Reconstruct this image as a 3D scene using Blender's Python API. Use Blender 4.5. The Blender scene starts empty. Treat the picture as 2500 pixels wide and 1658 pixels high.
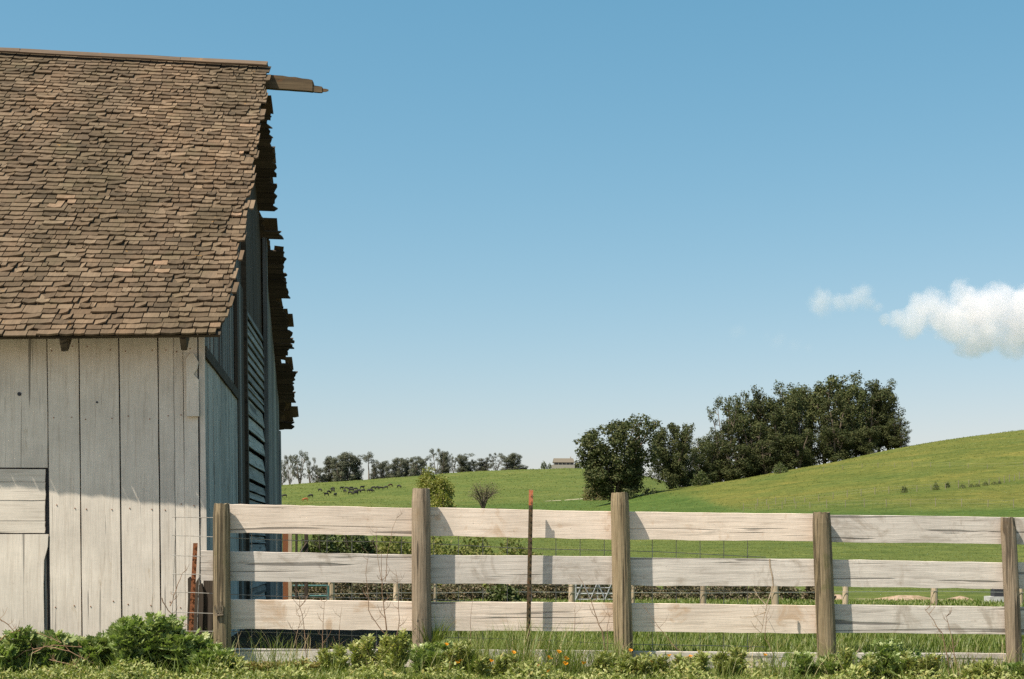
import bpy, bmesh, math, random
import numpy as np
from mathutils import Vector, Matrix, Quaternion

SC = bpy.context.scene
COL = SC.collection
R = math.radians
rnd = random.Random(7)
nrg = np.random.default_rng(11)

# ------------------------------------------------------------------ camera, sky, sun, exposure
F, CX, H0, CZ = 3472.2, 1250.0, 1325.0, 1.0      # focal length and horizon row in photograph pixels, eye height
cam = bpy.data.cameras.new('camera')
cam.lens = 50; cam.sensor_width = 36; cam.shift_y = (H0 - 829) / 2500.0
cam.clip_start = 0.1; cam.clip_end = 30000
cam_ob = bpy.data.objects.new('camera', cam); COL.objects.link(cam_ob)
cam_ob.location = (0, 0, CZ); cam_ob.rotation_euler = (R(90), 0, 0)
SC.camera = cam_ob

SUN_AZ, SUN_EL = 54.0, 57.0                       # sun behind the camera to the left
to_sun = Vector((-math.sin(R(SUN_AZ)) * math.cos(R(SUN_EL)), -math.cos(R(SUN_AZ)) * math.cos(R(SUN_EL)), math.sin(R(SUN_EL))))
world = bpy.data.worlds.new('World'); SC.world = world; world.use_nodes = True
wn = world.node_tree
sky = wn.nodes.new('ShaderNodeTexSky'); sky.sky_type = 'NISHITA'; sky.sun_disc = False
sky.sun_elevation = R(SUN_EL); sky.sun_rotation = R(180 + SUN_AZ)
sky.altitude = 0; sky.air_density = 1.0; sky.dust_density = 1.0; sky.ozone_density = 1.0
wsep = wn.nodes.new('ShaderNodeSeparateColor'); wcom = wn.nodes.new('ShaderNodeCombineColor')   # film-like response of the whole sky, channel by channel
wn.links.new(sky.outputs[0], wsep.inputs[0])
for k, (gain, gam) in enumerate(((0.741, 1.30), (1.611, 0.75), (1.99, 0.63))):
    pw = wn.nodes.new('ShaderNodeMath'); pw.operation = 'POWER'; wn.links.new(wsep.outputs[k], pw.inputs[0]); pw.inputs[1].default_value = gam
    mu = wn.nodes.new('ShaderNodeMath'); mu.operation = 'MULTIPLY'; wn.links.new(pw.outputs[0], mu.inputs[0]); mu.inputs[1].default_value = gain
    wn.links.new(mu.outputs[0], wcom.inputs[k])
wn.links.new(wcom.outputs[0], wn.nodes['Background'].inputs[0])
wn.nodes['Background'].inputs[1].default_value = 0.075
sl = bpy.data.lights.new('sun', 'SUN'); sl.energy = 4.4; sl.angle = R(0.53); sl.color = (1.0, 0.93, 0.80)
so = bpy.data.objects.new('sun', sl); COL.objects.link(so)
so.rotation_euler = to_sun.to_track_quat('Z', 'Y').to_euler(); so.location = (-20, -20, 40)
vs = SC.view_settings
vs.view_transform = 'Standard'; vs.look = 'None'; vs.exposure = 0.75; vs.gamma = 1
vs.use_curve_mapping = False
cy = SC.cycles
cy.use_denoising = False; cy.max_bounces = 8; cy.diffuse_bounces = 4; cy.transparent_max_bounces = 8
cy.volume_bounces = 6; cy.volume_step_rate = 0.5; cy.use_adaptive_sampling = False

# ------------------------------------------------------------------ helpers
def P(px, py, Y):
    return Vector(((px - CX) / F * Y, Y, CZ - (py - H0) / F * Y))

def link(o, parent=None):
    COL.objects.link(o)
    if parent: o.parent = parent
    return o

def mobj(name, V, Fc, mat, parent=None, smooth=False, attr=None):
    me = bpy.data.meshes.new(name)
    if isinstance(V, np.ndarray): V = V.reshape(-1, 3).tolist()
    if isinstance(Fc, np.ndarray): Fc = Fc.tolist()
    me.from_pydata(V, [], Fc)
    if mat: me.materials.append(mat)
    if smooth: me.polygons.foreach_set('use_smooth', [True] * len(me.polygons))
    if attr is not None:
        a = me.color_attributes.new('zone', 'FLOAT_COLOR', 'POINT')
        a.data.foreach_set('color', np.asarray(attr, dtype=np.float32).ravel())
    me.update()
    return link(bpy.data.objects.new(name, me), parent)

def share(name, me, parent=None):
    return link(bpy.data.objects.new(name, me), parent)

def empty(name, loc, rz=0.0):
    o = bpy.data.objects.new(name, None); COL.objects.link(o)
    o.location = loc; o.rotation_euler = (0, 0, rz); o.empty_display_size = 0.2
    return o

def tag(o, label, cat, group=None):
    o['label'] = label; o['category'] = cat
    if group: o['group'] = group
    return o

def kind(o, k):
    o['kind'] = k; return o

ORD = ['first', 'second', 'third', 'fourth', 'fifth', 'sixth', 'seventh', 'eighth', 'ninth', 'tenth', 'eleventh', 'twelfth',
       'thirteenth', 'fourteenth', 'fifteenth', 'sixteenth', 'seventeenth', 'eighteenth', 'nineteenth', 'twentieth', 'twenty-first',
       'twenty-second', 'twenty-third', 'twenty-fourth', 'twenty-fifth', 'twenty-sixth', 'twenty-seventh', 'twenty-eighth', 'twenty-ninth', 'thirtieth',
       'thirty-first', 'thirty-second', 'thirty-third', 'thirty-fourth']

class MB:
    """collects shapes; build() links them as one mesh object"""
    def __init__(s): s.v = []; s.f = []
    def add(s, V, Fc):
        n = len(s.v); s.v += [tuple(p) for p in V]; s.f += [tuple(i + n for i in q) for q in Fc]; return s
    def box(s, a, b):
        x0, y0, z0 = a; x1, y1, z1 = b
        return s.add([(x0,y0,z0),(x1,y0,z0),(x1,y1,z0),(x0,y1,z0),(x0,y0,z1),(x1,y0,z1),(x1,y1,z1),(x0,y1,z1)],
                     [(0,3,2,1),(4,5,6,7),(0,1,5,4),(1,2,6,5),(2,3,7,6),(3,0,4,7)])
    def tube(s, pts, rad, n=6):
        pts = [Vector(p) for p in pts]
        rad = rad if isinstance(rad, (list, tuple)) else [rad] * len(pts)
        base = len(s.v); ref = None
        for i, p in enumerate(pts):
            d = (pts[min(i + 1, len(pts) - 1)] - pts[max(i - 1, 0)])
            d = d.normalized() if d.length > 1e-9 else Vector((0, 0, 1))
            if ref is None: ref = d.orthogonal().normalized()
            a = (ref - d * ref.dot(d)).normalized(); ref = a; b = d.cross(a)
            for k in range(n):
                t = 2 * math.pi * k / n
                s.v.append(tuple(p + (a * math.cos(t) + b * math.sin(t)) * rad[i]))
        for i in range(len(pts) - 1):
            for k in range(n):
                k2 = (k + 1) % n
                s.f.append((base + i*n + k, base + i*n + k2, base + (i+1)*n + k2, base + (i+1)*n + k))
        s.f.append(tuple(base + k for k in reversed(range(n))))
        e = base + (len(pts) - 1) * n
        s.f.append(tuple(e + k for k in range(n)))
        return s
    def plank(s, o, ld, wd, nd, L, W, T, segs=1, wob=0.0, jag0=0.0, jag1=0.0, rg=rnd, bow=0.0):
        """a board: o is a corner, ld/wd/nd unit directions of length, width, thickness; ends may be jagged"""
        o = Vector(o); ld = Vector(ld); wd = Vector(wd); nd = Vector(nd)
        base = len(s.v); wc = 4 if (jag0 or jag1) else 2
        for i in range(segs + 1):
            u = i / segs
            e0 = rg.uniform(-wob, wob); e1 = rg.uniform(-wob, wob); b = bow * (4 * u * (1 - u)) + rg.uniform(-wob, wob) * 0.5
            for j in range(wc):
                w = j / (wc - 1)
                l = L * u
                if i == 0 and jag0: l -= rg.uniform(-1, 1) * jag0
                if i == segs and jag1: l += rg.uniform(-1, 1) * jag1
                c = o + ld * l + wd * (W * w + e0 * (1 - w) + e1 * w) + nd * b
                s.v.append(tuple(c)); s.v.append(tuple(c + nd * T))
        st = wc * 2
        for i in range(segs):
            for j in range(wc - 1):
                a = base + i*st + j*2
                s.f.append((a, a+2, a+st+2, a+st)); s.f.append((a+1, a+st+1, a+st+3, a+3))
            a = base + i*st; s.f.append((a, a+st, a+st+1, a+1))
            a = base + i*st + (wc-1)*2; s.f.append((a, a+1, a+st+1, a+st))
        for j in range(wc - 1):
            a = base + j*2; s.f.append((a, a+1, a+3, a+2))
            a = base + segs*st + j*2; s.f.append((a, a+2, a+3, a+1))
        return s
    def build(s, name, mat, parent=None, smooth=False):
        return mobj(name, s.v, s.f, mat, parent, smooth)

# ------------------------------------------------------------------ materials
def newmat(name):
    m = bpy.data.materials.new(name); m.use_nodes = True
    return m, m.node_tree, m.node_tree.nodes['Principled BSDF']

class NT:
    def __init__(s, nt): s.nt = nt
    def n(s, t, **kw):
        d = s.nt.nodes.new(t)
        for k, v in kw.items(): setattr(d, k, v)
        return d
    def l(s, a, b): s.nt.links.new(a, b)
    def noise(s, vec, scale, detail=4, rough=0.6, dist=0.0):
        d = s.n('ShaderNodeTexNoise'); d.inputs['Scale'].default_value = scale; d.inputs['Detail'].default_value = detail
        d.inputs['Roughness'].default_value = rough; d.inputs['Distortion'].default_value = dist
        if vec is not None: s.l(vec, d.inputs['Vector'])
        return d.outputs['Fac']
    def ramp(s, fac, stops):
        d = s.n('ShaderNodeValToRGB'); e = d.color_ramp.elements
        while len(e) < len(stops): e.new(0.5)
        for q, (p, c) in zip(e, stops):
            q.position = p; q.color = (c[0], c[1], c[2], 1) if hasattr(c, '__len__') else (c, c, c, 1)
        s.l(fac, d.inputs[0]); return d.outputs[0]
    def mix(s, fac, a, b, mode='MIX'):
        d = s.n('ShaderNodeMix'); d.data_type = 'RGBA'; d.blend_type = mode
        for sock, v in ((d.inputs[0], fac), (d.inputs[6], a), (d.inputs[7], b)):
            if hasattr(v, 'is_linked'): s.l(v, sock)
            elif hasattr(v, '__len__'): sock.default_value = (v[0], v[1], v[2], 1)
            else: sock.default_value = v
        return d.outputs[2]
    def math(s, op, a, b=0.0, c=0.0):
        d = s.n('ShaderNodeMath'); d.operation = op
        for sock, v in zip(d.inputs, (a, b, c)):
            if hasattr(v, 'is_linked'): s.l(v, sock)
            else: sock.default_value = v
        return d.outputs[0]
    def mapping(s, vec, scale, loc=None):
        d = s.n('ShaderNodeMapping'); d.inputs['Scale'].default_value = scale
        s.l(vec, d.inputs['Vector'])
        if loc is not None: s.l(loc, d.inputs['Location'])
        return d.outputs[0]
    def bump(s, h, strength, dist):
        d = s.n('ShaderNodeBump'); d.inputs['Strength'].default_value = strength; d.inputs['Distance'].default_value = dist
        s.l(h, d.inputs['Height']); return d.outputs[0]
    def objoff(s):
        oi = s.n('ShaderNodeObjectInfo'); v = s.n('ShaderNodeVectorMath'); v.operation = 'SCALE'
        v.inputs[0].default_value = (37.0, 53.0, 71.0); s.l(oi.outputs['Random'], v.inputs['Scale'])
        return oi.outputs['Random'], v.outputs[0]

def wood(name, axis, light, mid, dark, grain=38.0, var=0.25, bump=0.35, knots=0.0, patch=None, patch_at=0.6, bdist=0.004, stain=None, stain_at=0.66, crack=0.33, rough=0.85):
    """weathered timber: streaks along the axis, per-board tone, optional paint patches and stains"""
    m, nt, bs = newmat(name); t = NT(nt)
    tc = t.n('ShaderNodeTexCoord').outputs['Object']
    rv, off = t.objoff()
    def stretch(across, along):
        sc = [across] * 3; sc[axis] = along
        return t.mapping(tc, sc, off)
    g = t.noise(stretch(grain, grain * 0.045), 1.0, 5, 0.65, 0.4)
    fine = t.noise(stretch(grain * 4, grain * 0.12), 1.0, 3, 0.7)
    big = t.noise(t.mapping(tc, (2.2, 2.2, 2.2), off), 1.0, 4, 0.6)
    c = t.ramp(g, [(0.22, dark), (0.44, mid), (0.70, light)])
    c = t.mix(0.5, c, t.ramp(fine, [(0.3, 0.70), (0.7, 1.12)]), 'MULTIPLY')
    c = t.mix(0.6, c, t.ramp(big, [(0.3, 0.78), (0.7, 1.15)]), 'MULTIPLY')
    sw = t.noise(stretch(9.0, 38.0), 1.0, 3, 0.6, 1.2)
    c = t.mix(0.12, c, t.ramp(sw, [(0.35, 0.72), (0.6, 1.08)]), 'MULTIPLY')
    if patch is not None:
        pm = t.noise(stretch(9, 2.0), 1.0, 6, 0.72, 0.6)
        c = t.mix(t.ramp(pm, [(patch_at, 0.0), (patch_at + 0.10, 1.0)]), c, patch)
    if stain is not None:
        sm = t.noise(t.mapping(tc, (3.5, 3.5, 3.5), off), 1.0, 5, 0.7, 0.8)
        c = t.mix(t.ramp(sm, [(stain_at, 0.0), (stain_at + 0.12, 0.75)]), c, stain)
    ck = t.noise(stretch(grain * 0.55, grain * 0.012), 1.0, 2, 0.5, 0.8)
    cm = t.ramp(ck, [(crack - 0.02, 0.25), (crack + 0.02, 1.0)])
    c = t.mix(0.8, c, cm, 'MULTIPLY')
    if knots:
        vo = t.n('ShaderNodeTexVoronoi'); sc = [3.2] * 3; sc[axis] = 1.4
        t.l(t.mapping(tc, sc, off), vo.inputs['Vector'])
        kd = t.ramp(vo.outputs['Distance'], [(0.03, 0.35), (0.055, 1.0)])
        c = t.mix(knots, c, kd, 'MULTIPLY')
    tone = t.math('MULTIPLY_ADD', rv, var * 2, 1 - var)
    cb = t.n('ShaderNodeCombineColor')
    for i in range(3): t.l(tone, cb.inputs[i])
    c = t.mix(1.0, c, cb.outputs[0], 'MULTIPLY')
    t.l(c, bs.inputs['Base Color']); bs.inputs['Roughness'].default_value = rough
    bs.inputs['Specular IOR Level'].default_value = 0.25
    h = t.math('ADD', t.math('MULTIPLY', g, 0.6), t.math('ADD', t.math('MULTIPLY', fine, 0.4), cm))
    t.l(t.bump(h, bump, bdist), bs.inputs['Normal'])
    return m

def foliage(name, cols, trans=0.25, rough=0.55, obj_var=0.15, spec=0.3):
    m, nt, bs = newmat(name); t = NT(nt)
    ge = t.n('ShaderNodeNewGeometry'); oi = t.n('ShaderNodeObjectInfo')
    f = t.math('FRACT', t.math('ADD', ge.outputs['Random Per Island'], oi.outputs['Random']))
    n = len(cols)
    c = t.ramp(f, [(i / max(1, n - 1), k) for i, k in enumerate(cols)])
    tone = t.math('MULTIPLY_ADD', oi.outputs['Random'], obj_var * 2, 1 - obj_var)
    cb = t.n('ShaderNodeCombineColor')
    for i in range(3): t.l(tone, cb.inputs[i])
    c = t.mix(1.0, c, cb.outputs[0], 'MULTIPLY')
    t.l(c, bs.inputs['Base Color']); bs.inputs['Roughness'].default_value = rough
    bs.inputs['Specular IOR Level'].default_value = spec
    tr = t.n('ShaderNodeBsdfTranslucent'); t.l(t.mix(1.0, c, (1.0, 1.15, 0.55), 'MULTIPLY'), tr.inputs[0])
    mx = t.n('ShaderNodeMixShader'); mx.inputs[0].default_value = trans
    t.l(bs.outputs[0], mx.inputs[1]); t.l(tr.outputs[0], mx.inputs[2])
    t.l(mx.outputs[0], nt.nodes['Material Output'].inputs[0])
    return m

def plain(name, col, rough=0.7, metal=0.0, nscale=0.0, c2=None, thr=(0.4, 0.6), bump=0.0, spec=0.4):
    m, nt, bs = newmat(name); t = NT(nt)
    bs.inputs['Roughness'].default_value = rough; bs.inputs['Metallic'].default_value = metal
    bs.inputs['Specular IOR Level'].default_value = spec
    bs.inputs['Base Color'].default_value = (*col, 1)
    if nscale:
        tc = t.n('ShaderNodeTexCoord').outputs['Object']
        nz = t.noise(tc, nscale, 5, 0.65)
        t.l(t.ramp(nz, [(thr[0], col), (thr[1], c2)]), bs.inputs['Base Color'])
        if bump: t.l(t.bump(nz, bump, 0.01), bs.inputs['Normal'])
    return m

M = {}
M['white_paint'] = wood('white_paint_boards', 2, (0.74, 0.66, 0.57), (0.69, 0.61, 0.52), (0.52, 0.44, 0.36), grain=44, var=0.05, bump=0.5, knots=0.5,
                        patch=(0.46, 0.38, 0.28), patch_at=0.63, crack=0.305)
M['white_paint_h'] = wood('white_paint_planks', 0, (0.74, 0.66, 0.57), (0.69, 0.61, 0.52), (0.52, 0.44, 0.36), grain=44, var=0.05, bump=0.5,
                          patch=(0.46, 0.38, 0.28), patch_at=0.63, crack=0.305)
M['old_white'] = wood('old_white_gable_boards', 2, (0.47, 0.46, 0.42), (0.38, 0.37, 0.33), (0.19, 0.18, 0.155), grain=34, var=0.16, bump=0.6,
                      patch=(0.13, 0.105, 0.08), patch_at=0.57, crack=0.36)
M['grey_board'] = wood('grey_gable_boards', 2, (0.30, 0.29, 0.27), (0.19, 0.185, 0.17), (0.07, 0.065, 0.058), grain=30, var=0.35, bump=0.6, crack=0.36)
M['grey_plank'] = wood('grey_gable_planks', 1, (0.38, 0.37, 0.34), (0.27, 0.26, 0.235), (0.09, 0.08, 0.07), grain=30, var=0.4, bump=0.6, crack=0.37)
M['pale_plank'] = wood('pale_gable_planks', 1, (0.46, 0.45, 0.41), (0.36, 0.35, 0.31), (0.14, 0.125, 0.11), grain=34, var=0.2, bump=0.6, patch=(0.13, 0.11, 0.09), patch_at=0.58, crack=0.36)
M['brown_board'] = wood('dark_brown_boards', 2, (0.10, 0.075, 0.055), (0.06, 0.045, 0.032), (0.025, 0.018, 0.012), grain=30, var=0.25, bump=0.5)
M['dark_wood'] = wood('dark_roof_timber', 0, (0.10, 0.075, 0.05), (0.06, 0.045, 0.03), (0.02, 0.015, 0.01), grain=24, var=0.3, bump=0.5)
M['beam'] = wood('rusty_brown_ridge_beam', 0, (0.17, 0.12, 0.065), (0.095, 0.066, 0.036), (0.03, 0.022, 0.014), grain=26, var=0.05, bump=0.8, stain=(0.22, 0.08, 0.02), stain_at=0.52)
M['ridge_wood'] = wood('brown_ridge_boards', 0, (0.20, 0.14, 0.09), (0.145, 0.10, 0.063), (0.06, 0.04, 0.025), grain=30, var=0.2, bump=0.8, stain=(0.30, 0.15, 0.05), stain_at=0.62)
M['rail'] = wood('weathered_pale_rail', 0, (0.82, 0.69, 0.575), (0.73, 0.605, 0.495), (0.48, 0.375, 0.29), grain=46, var=0.07, bump=0.8, stain=(0.50, 0.345, 0.225), stain_at=0.56, knots=0.8, crack=0.345, patch=(0.52, 0.44, 0.36), patch_at=0.60)
M['rail_grey'] = wood('weathered_grey_rail', 0, (0.74, 0.665, 0.59), (0.62, 0.555, 0.49), (0.36, 0.305, 0.255), grain=46, var=0.08, bump=0.9, stain=(0.38, 0.32, 0.26), stain_at=0.52, knots=0.8, crack=0.365, patch=(0.42, 0.36, 0.30), patch_at=0.60)
M['post'] = wood('mossy_round_post', 2, (0.33, 0.26, 0.165), (0.22, 0.17, 0.10), (0.075, 0.052, 0.03), grain=62, var=0.12, bump=1.0, stain=(0.16, 0.14, 0.065), stain_at=0.54, crack=0.40, bdist=0.008)
M['post_pale'] = wood('grey_round_post', 2, (0.36, 0.285, 0.205), (0.25, 0.195, 0.135), (0.09, 0.065, 0.045), grain=62, var=0.1, bump=1.0, stain=(0.24, 0.17, 0.10), stain_at=0.56, crack=0.40, bdist=0.008)
M['far_post'] = wood('far_post_wood', 2, (0.50, 0.40, 0.29), (0.38, 0.30, 0.20), (0.18, 0.13, 0.08), grain=14, var=0.2, bump=0.4)
M['hill_post'] = plain('hillside_post_wood', (0.21, 0.185, 0.13), 0.95, 0, 3, (0.28, 0.245, 0.17), spec=0.1)
M['rust'] = plain('rusted_steel', (0.17, 0.065, 0.028), 0.85, 0.1, 60, (0.28, 0.10, 0.035), (0.35, 0.65), 0.4)
M['tpost'] = plain('dull_brown_steel', (0.075, 0.055, 0.028), 0.7, 0.2, 45, (0.17, 0.085, 0.035), (0.5, 0.68), 0.3)
M['tip'] = plain('faded_orange_paint', (0.46, 0.13, 0.05), 0.7, 0, 80, (0.42, 0.22, 0.13), (0.45, 0.62), 0.2)
M['wire'] = plain('galvanised_wire', (0.34, 0.33, 0.30), 0.6, 0.3, 40, (0.20, 0.17, 0.14), (0.4, 0.65))
M['wire_bright'] = plain('bright_wire', (0.45, 0.44, 0.40), 0.5, 0.6)
M['gate_steel'] = plain('grey_gate_tube', (0.42, 0.43, 0.43), 0.45, 0.5)
M['gate_green'] = plain('blue_green_gate_tube', (0.045, 0.14, 0.135), 0.5, 0.1)
M['concrete'] = plain('pale_concrete', (0.50, 0.49, 0.47), 0.9, 0, 8, (0.40, 0.39, 0.37))
M['black'] = plain('rubber_and_gap_dark', (0.03, 0.03, 0.035), 0.6)  # float box rubber, and the painted dark behind the front wall seams
M['twig'] = plain('dry_brown_stalk', (0.15, 0.085, 0.048), 0.9, 0, 30, (0.24, 0.16, 0.10))
M['twig_pale'] = plain('bleached_branch', (0.42, 0.34, 0.25), 0.9, 0, 30, (0.30, 0.22, 0.15))
M['cane'] = plain('bramble_cane_bark', (0.24, 0.125, 0.07), 0.8, 0, 30, (0.34, 0.22, 0.13))
M['bark'] = plain('eucalyptus_bark', (0.17, 0.13, 0.095), 0.9, 0, 0.25, (0.10, 0.08, 0.06), (0.4, 0.62))
M['bark_dark'] = plain('dark_bark', (0.09, 0.07, 0.05), 0.9, 0, 2, (0.15, 0.12, 0.09))
M['euc'] = foliage('eucalyptus_leaves', [(0.038, 0.052, 0.019), (0.058, 0.072, 0.026), (0.104, 0.104, 0.040), (0.046, 0.060, 0.022)], 0.12, 0.6, 0.2, 0.10)
M['euc_hazed'] = foliage('hazed_eucalyptus_leaves', [(0.080, 0.090, 0.062), (0.110, 0.116, 0.078), (0.145, 0.140, 0.095), (0.092, 0.102, 0.070)], 0.12, 0.6, 0.18, 0.12)  # haze put into the colour: paler and bluer than the near leaves
M['willow'] = foliage('willow_leaves', [(0.20, 0.22, 0.045), (0.25, 0.26, 0.055), (0.30, 0.26, 0.07), (0.15, 0.18, 0.04)], 0.35)
M['bare'] = foliage('sparse_brown_leaves', [(0.17, 0.13, 0.075), (0.22, 0.17, 0.10), (0.14, 0.14, 0.055)], 0.1)
M['shrub'] = foliage('shrub_leaves', [(0.05, 0.075, 0.02), (0.085, 0.11, 0.03), (0.12, 0.13, 0.045), (0.06, 0.085, 0.022)], 0.2)
M['brownshrub'] = foliage('brown_shrub_leaves', [(0.14, 0.11, 0.04), (0.19, 0.14, 0.05), (0.10, 0.09, 0.035)], 0.2)
M['brush'] = foliage('olive_brush', [(0.15, 0.175, 0.045), (0.19, 0.20, 0.055), (0.22, 0.205, 0.075), (0.12, 0.145, 0.038)], 0.3, 0.6, 0.08, 0.1)
M['hedge'] = foliage('brushy_hedge_twigs', [(0.11, 0.085, 0.048), (0.16, 0.12, 0.068), (0.085, 0.10, 0.036), (0.20, 0.15, 0.09)], 0.1)
M['mallow'] = foliage('broad_lobed_leaves', [(0.13, 0.19, 0.045), (0.21, 0.27, 0.08), (0.30, 0.35, 0.13), (0.16, 0.22, 0.055), (0.42, 0.43, 0.19)], 0.28, 0.42, 0.08, 0.45)
M['thistle'] = foliage('grey_green_weed_leaves', [(0.23, 0.27, 0.07), (0.32, 0.35, 0.11), (0.43, 0.43, 0.17), (0.16, 0.20, 0.05), (0.40, 0.34, 0.11)], 0.28, 0.5, 0.1)
M['yellowweed'] = foliage('yellow_tinged_weed_leaves', [(0.22, 0.22, 0.06), (0.30, 0.22, 0.08), (0.17, 0.19, 0.055), (0.36, 0.21, 0.09)], 0.25, 0.5, 0.1)
M['grass'] = foliage('grass_blades', [(0.10, 0.15, 0.025), (0.15, 0.20, 0.038), (0.20, 0.22, 0.055), (0.12, 0.17, 0.03), (0.28, 0.25, 0.10)], 0.35, 0.45, 0.0)
M['dry'] = foliage('dry_straw_blades', [(0.36, 0.29, 0.15), (0.45, 0.36, 0.20), (0.28, 0.22, 0.11)], 0.2, 0.6, 0.0, 0.2)
M['tuft'] = foliage('pasture_tuft_blades', [(0.085, 0.125, 0.026), (0.13, 0.155, 0.036), (0.18, 0.18, 0.05), (0.07, 0.105, 0.022), (0.15, 0.165, 0.04)], 0.2, 0.7, 0.0, 0.05)
M['poppy'] = foliage('orange_petals', [(0.80, 0.28, 0.014), (0.85, 0.38, 0.02)], 0.3, 0.5, 0.1)
M['stem'] = foliage('green_stems', [(0.09, 0.13, 0.04), (0.13, 0.15, 0.06)], 0.1)
M['cow'] = plain('black_hide', (0.012, 0.010, 0.009), 0.7)
M['cow_brown'] = plain('red_brown_hide', (0.32, 0.10, 0.03), 0.8)
M['cow_dark_brown'] = plain('dark_brown_hide', (0.055, 0.026, 0.015), 0.8)
M['house_wall'] = plain('grey_house_siding', (0.10, 0.10, 0.105), 0.9, spec=0.1)
M['house_roof'] = plain('tan_house_roof', (0.17, 0.145, 0.11), 0.95, spec=0.1)
M['house_base'] = plain('pale_house_base', (0.34, 0.31, 0.26), 0.9)
M['glass'] = plain('window_glass', (0.02, 0.025, 0.03), 0.1, 0, spec=0.6)
M['earth'] = plain('bare_earth', (0.22, 0.16, 0.09), 0.95, 0, 6, (0.36, 0.255, 0.18), (0.38, 0.56), 1.0)
M['path'] = plain('pale_track', (0.40, 0.33, 0.24), 0.95, 0, 2.5, (0.33, 0.30, 0.16))

# shingles
def shingle_mat(name, cols, lichen=True):
    m, nt, bs = newmat(name); t = NT(nt)
    tc = t.n('ShaderNodeTexCoord').outputs['Object']; ge = t.n('ShaderNodeNewGeometry'); oi = t.n('ShaderNodeObjectInfo')
    f = t.math('FRACT', t.math('ADD', ge.outputs['Random Per Island'], oi.outputs['Random']))
    c = t.ramp(f, [(i / (len(cols) - 1), k) for i, k in enumerate(cols)])
    pos = ge.outputs['Position']
    gr = t.noise(t.mapping(pos, (75, 6, 6)), 1.0, 4, 0.7)
    c = t.mix(0.6, c, t.ramp(gr, [(0.3, 0.55), (0.7, 1.25)]), 'MULTIPLY')
    big = t.noise(t.mapping(pos, (1.3, 0.45, 0.45)), 1.0, 4, 0.65)
    c = t.mix(0.85, c, t.ramp(big, [(0.34, (0.66, 0.69, 0.60)), (0.5, (0.97, 0.96, 0.93)), (0.66, (1.25, 1.18, 1.10))]), 'MULTIPLY')
    if lichen:
        li = t.noise(pos, 9.0, 4, 0.6)
        c = t.mix(t.ramp(li, [(0.70, 0.0), (0.74, 0.8)]), c, (0.34, 0.17, 0.03))
        mo = t.noise(pos, 3.1, 5, 0.7)
        c = t.mix(t.ramp(mo, [(0.55, 0.0), (0.70, 0.4)]), c, (0.11, 0.095, 0.05))
    t.l(c, bs.inputs['Base Color']); bs.inputs['Roughness'].default_value = 0.9
    bs.inputs['Specular IOR Level'].default_value = 0.2
    t.l(t.bump(gr, 0.5, 0.004), bs.inputs['Normal'])
    return m
M['shingle'] = shingle_mat('weathered_shingle', [(0.098, 0.068, 0.041), (0.128, 0.090, 0.056), (0.168, 0.120, 0.077), (0.082, 0.058, 0.036), (0.138, 0.094, 0.058), (0.200, 0.146, 0.095)])
M['shingle_new'] = shingle_mat('fresh_split_shingle', [(0.24, 0.16, 0.10), (0.29, 0.195, 0.13), (0.20, 0.125, 0.075)], False)

# ------------------------------------------------------------------ terrain
DK = np.array([12, 26, 40, 70, 110, 160, 250, 350, 420, 500, 600, 750, 950, 1300, 3000.0])
NEAR = [1614, 1483, 1458, 1402]
COLS = {
    -2500: NEAR + [1362, 1340, 1322, 1310, 1302, 1295, 1285, 1270, 1250, 1275, 1310],
    0:     NEAR + [1360, 1335, 1310, 1292, 1280, 1268, 1252, 1232, 1215, 1250, 1300],
    680:   NEAR + [1357, 1330, 1300, 1280, 1268, 1252, 1232, 1207, 1183, 1220, 1290],
    1100:  NEAR + [1355, 1328, 1297, 1272, 1255, 1237, 1216, 1183, 1150, 1190, 1290],
    1300:  NEAR + [1354, 1327, 1295, 1267, 1249, 1230, 1208, 1173, 1142, 1182, 1290],
    1430:  NEAR + [1354, 1326, 1291, 1256, 1240, 1226, 1206, 1168, 1136, 1178, 1290],
    1560:  NEAR + [1353, 1324, 1280, 1226, 1203, 1222, 1220, 1190, 1150, 1190, 1290],
    1700:  NEAR + [1352, 1320, 1262, 1204, 1184, 1205, 1222, 1215, 1200, 1220, 1290],
    1800:  NEAR + [1351, 1317, 1250, 1190, 1169, 1192, 1212, 1215, 1205, 1225, 1290],
    1900:  NEAR + [1350, 1315, 1238, 1172, 1150, 1173, 1198, 1210, 1205, 1225, 1290],
    2000:  NEAR + [1350, 1312, 1226, 1154, 1131, 1153, 1180, 1205, 1205, 1225, 1290],
    2100:  NEAR + [1349, 1309, 1214, 1135, 1110, 1132, 1160, 1190, 1205, 1225, 1290],
    2200:  NEAR + [1349, 1307, 1204, 1116, 1087, 1108, 1140, 1180, 1200, 1225, 1290],
    2300:  NEAR + [1348, 1305, 1194, 1100, 1071, 1092, 1125, 1170, 1200, 1225, 1290],
    2500:  NEAR + [1347, 1300, 1178, 1076, 1044, 1064, 1100, 1150, 1190, 1225, 1290],
    3200:  NEAR + [1346, 1292, 1130, 1005, 965, 985, 1030, 1090, 1150, 1210, 1290],
    6000:  NEAR + [1346, 1288, 1115, 985, 945, 965, 1010, 1080, 1140, 1210, 1290],
}
CK = np.array(sorted(COLS), float)
TAB = np.array([COLS[int(k)] for k in CK], float)
LD = np.linspace(math.log(12), math.log(3000), 260)
PXD = np.linspace(-2500, 6000, 500)
_t = np.array([np.interp(LD, np.log(DK), row) for row in TAB])
DENSE = np.array([np.interp(PXD, CK, _t[:, j]) for j in range(len(LD))]).T        # (px, logD)
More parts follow.
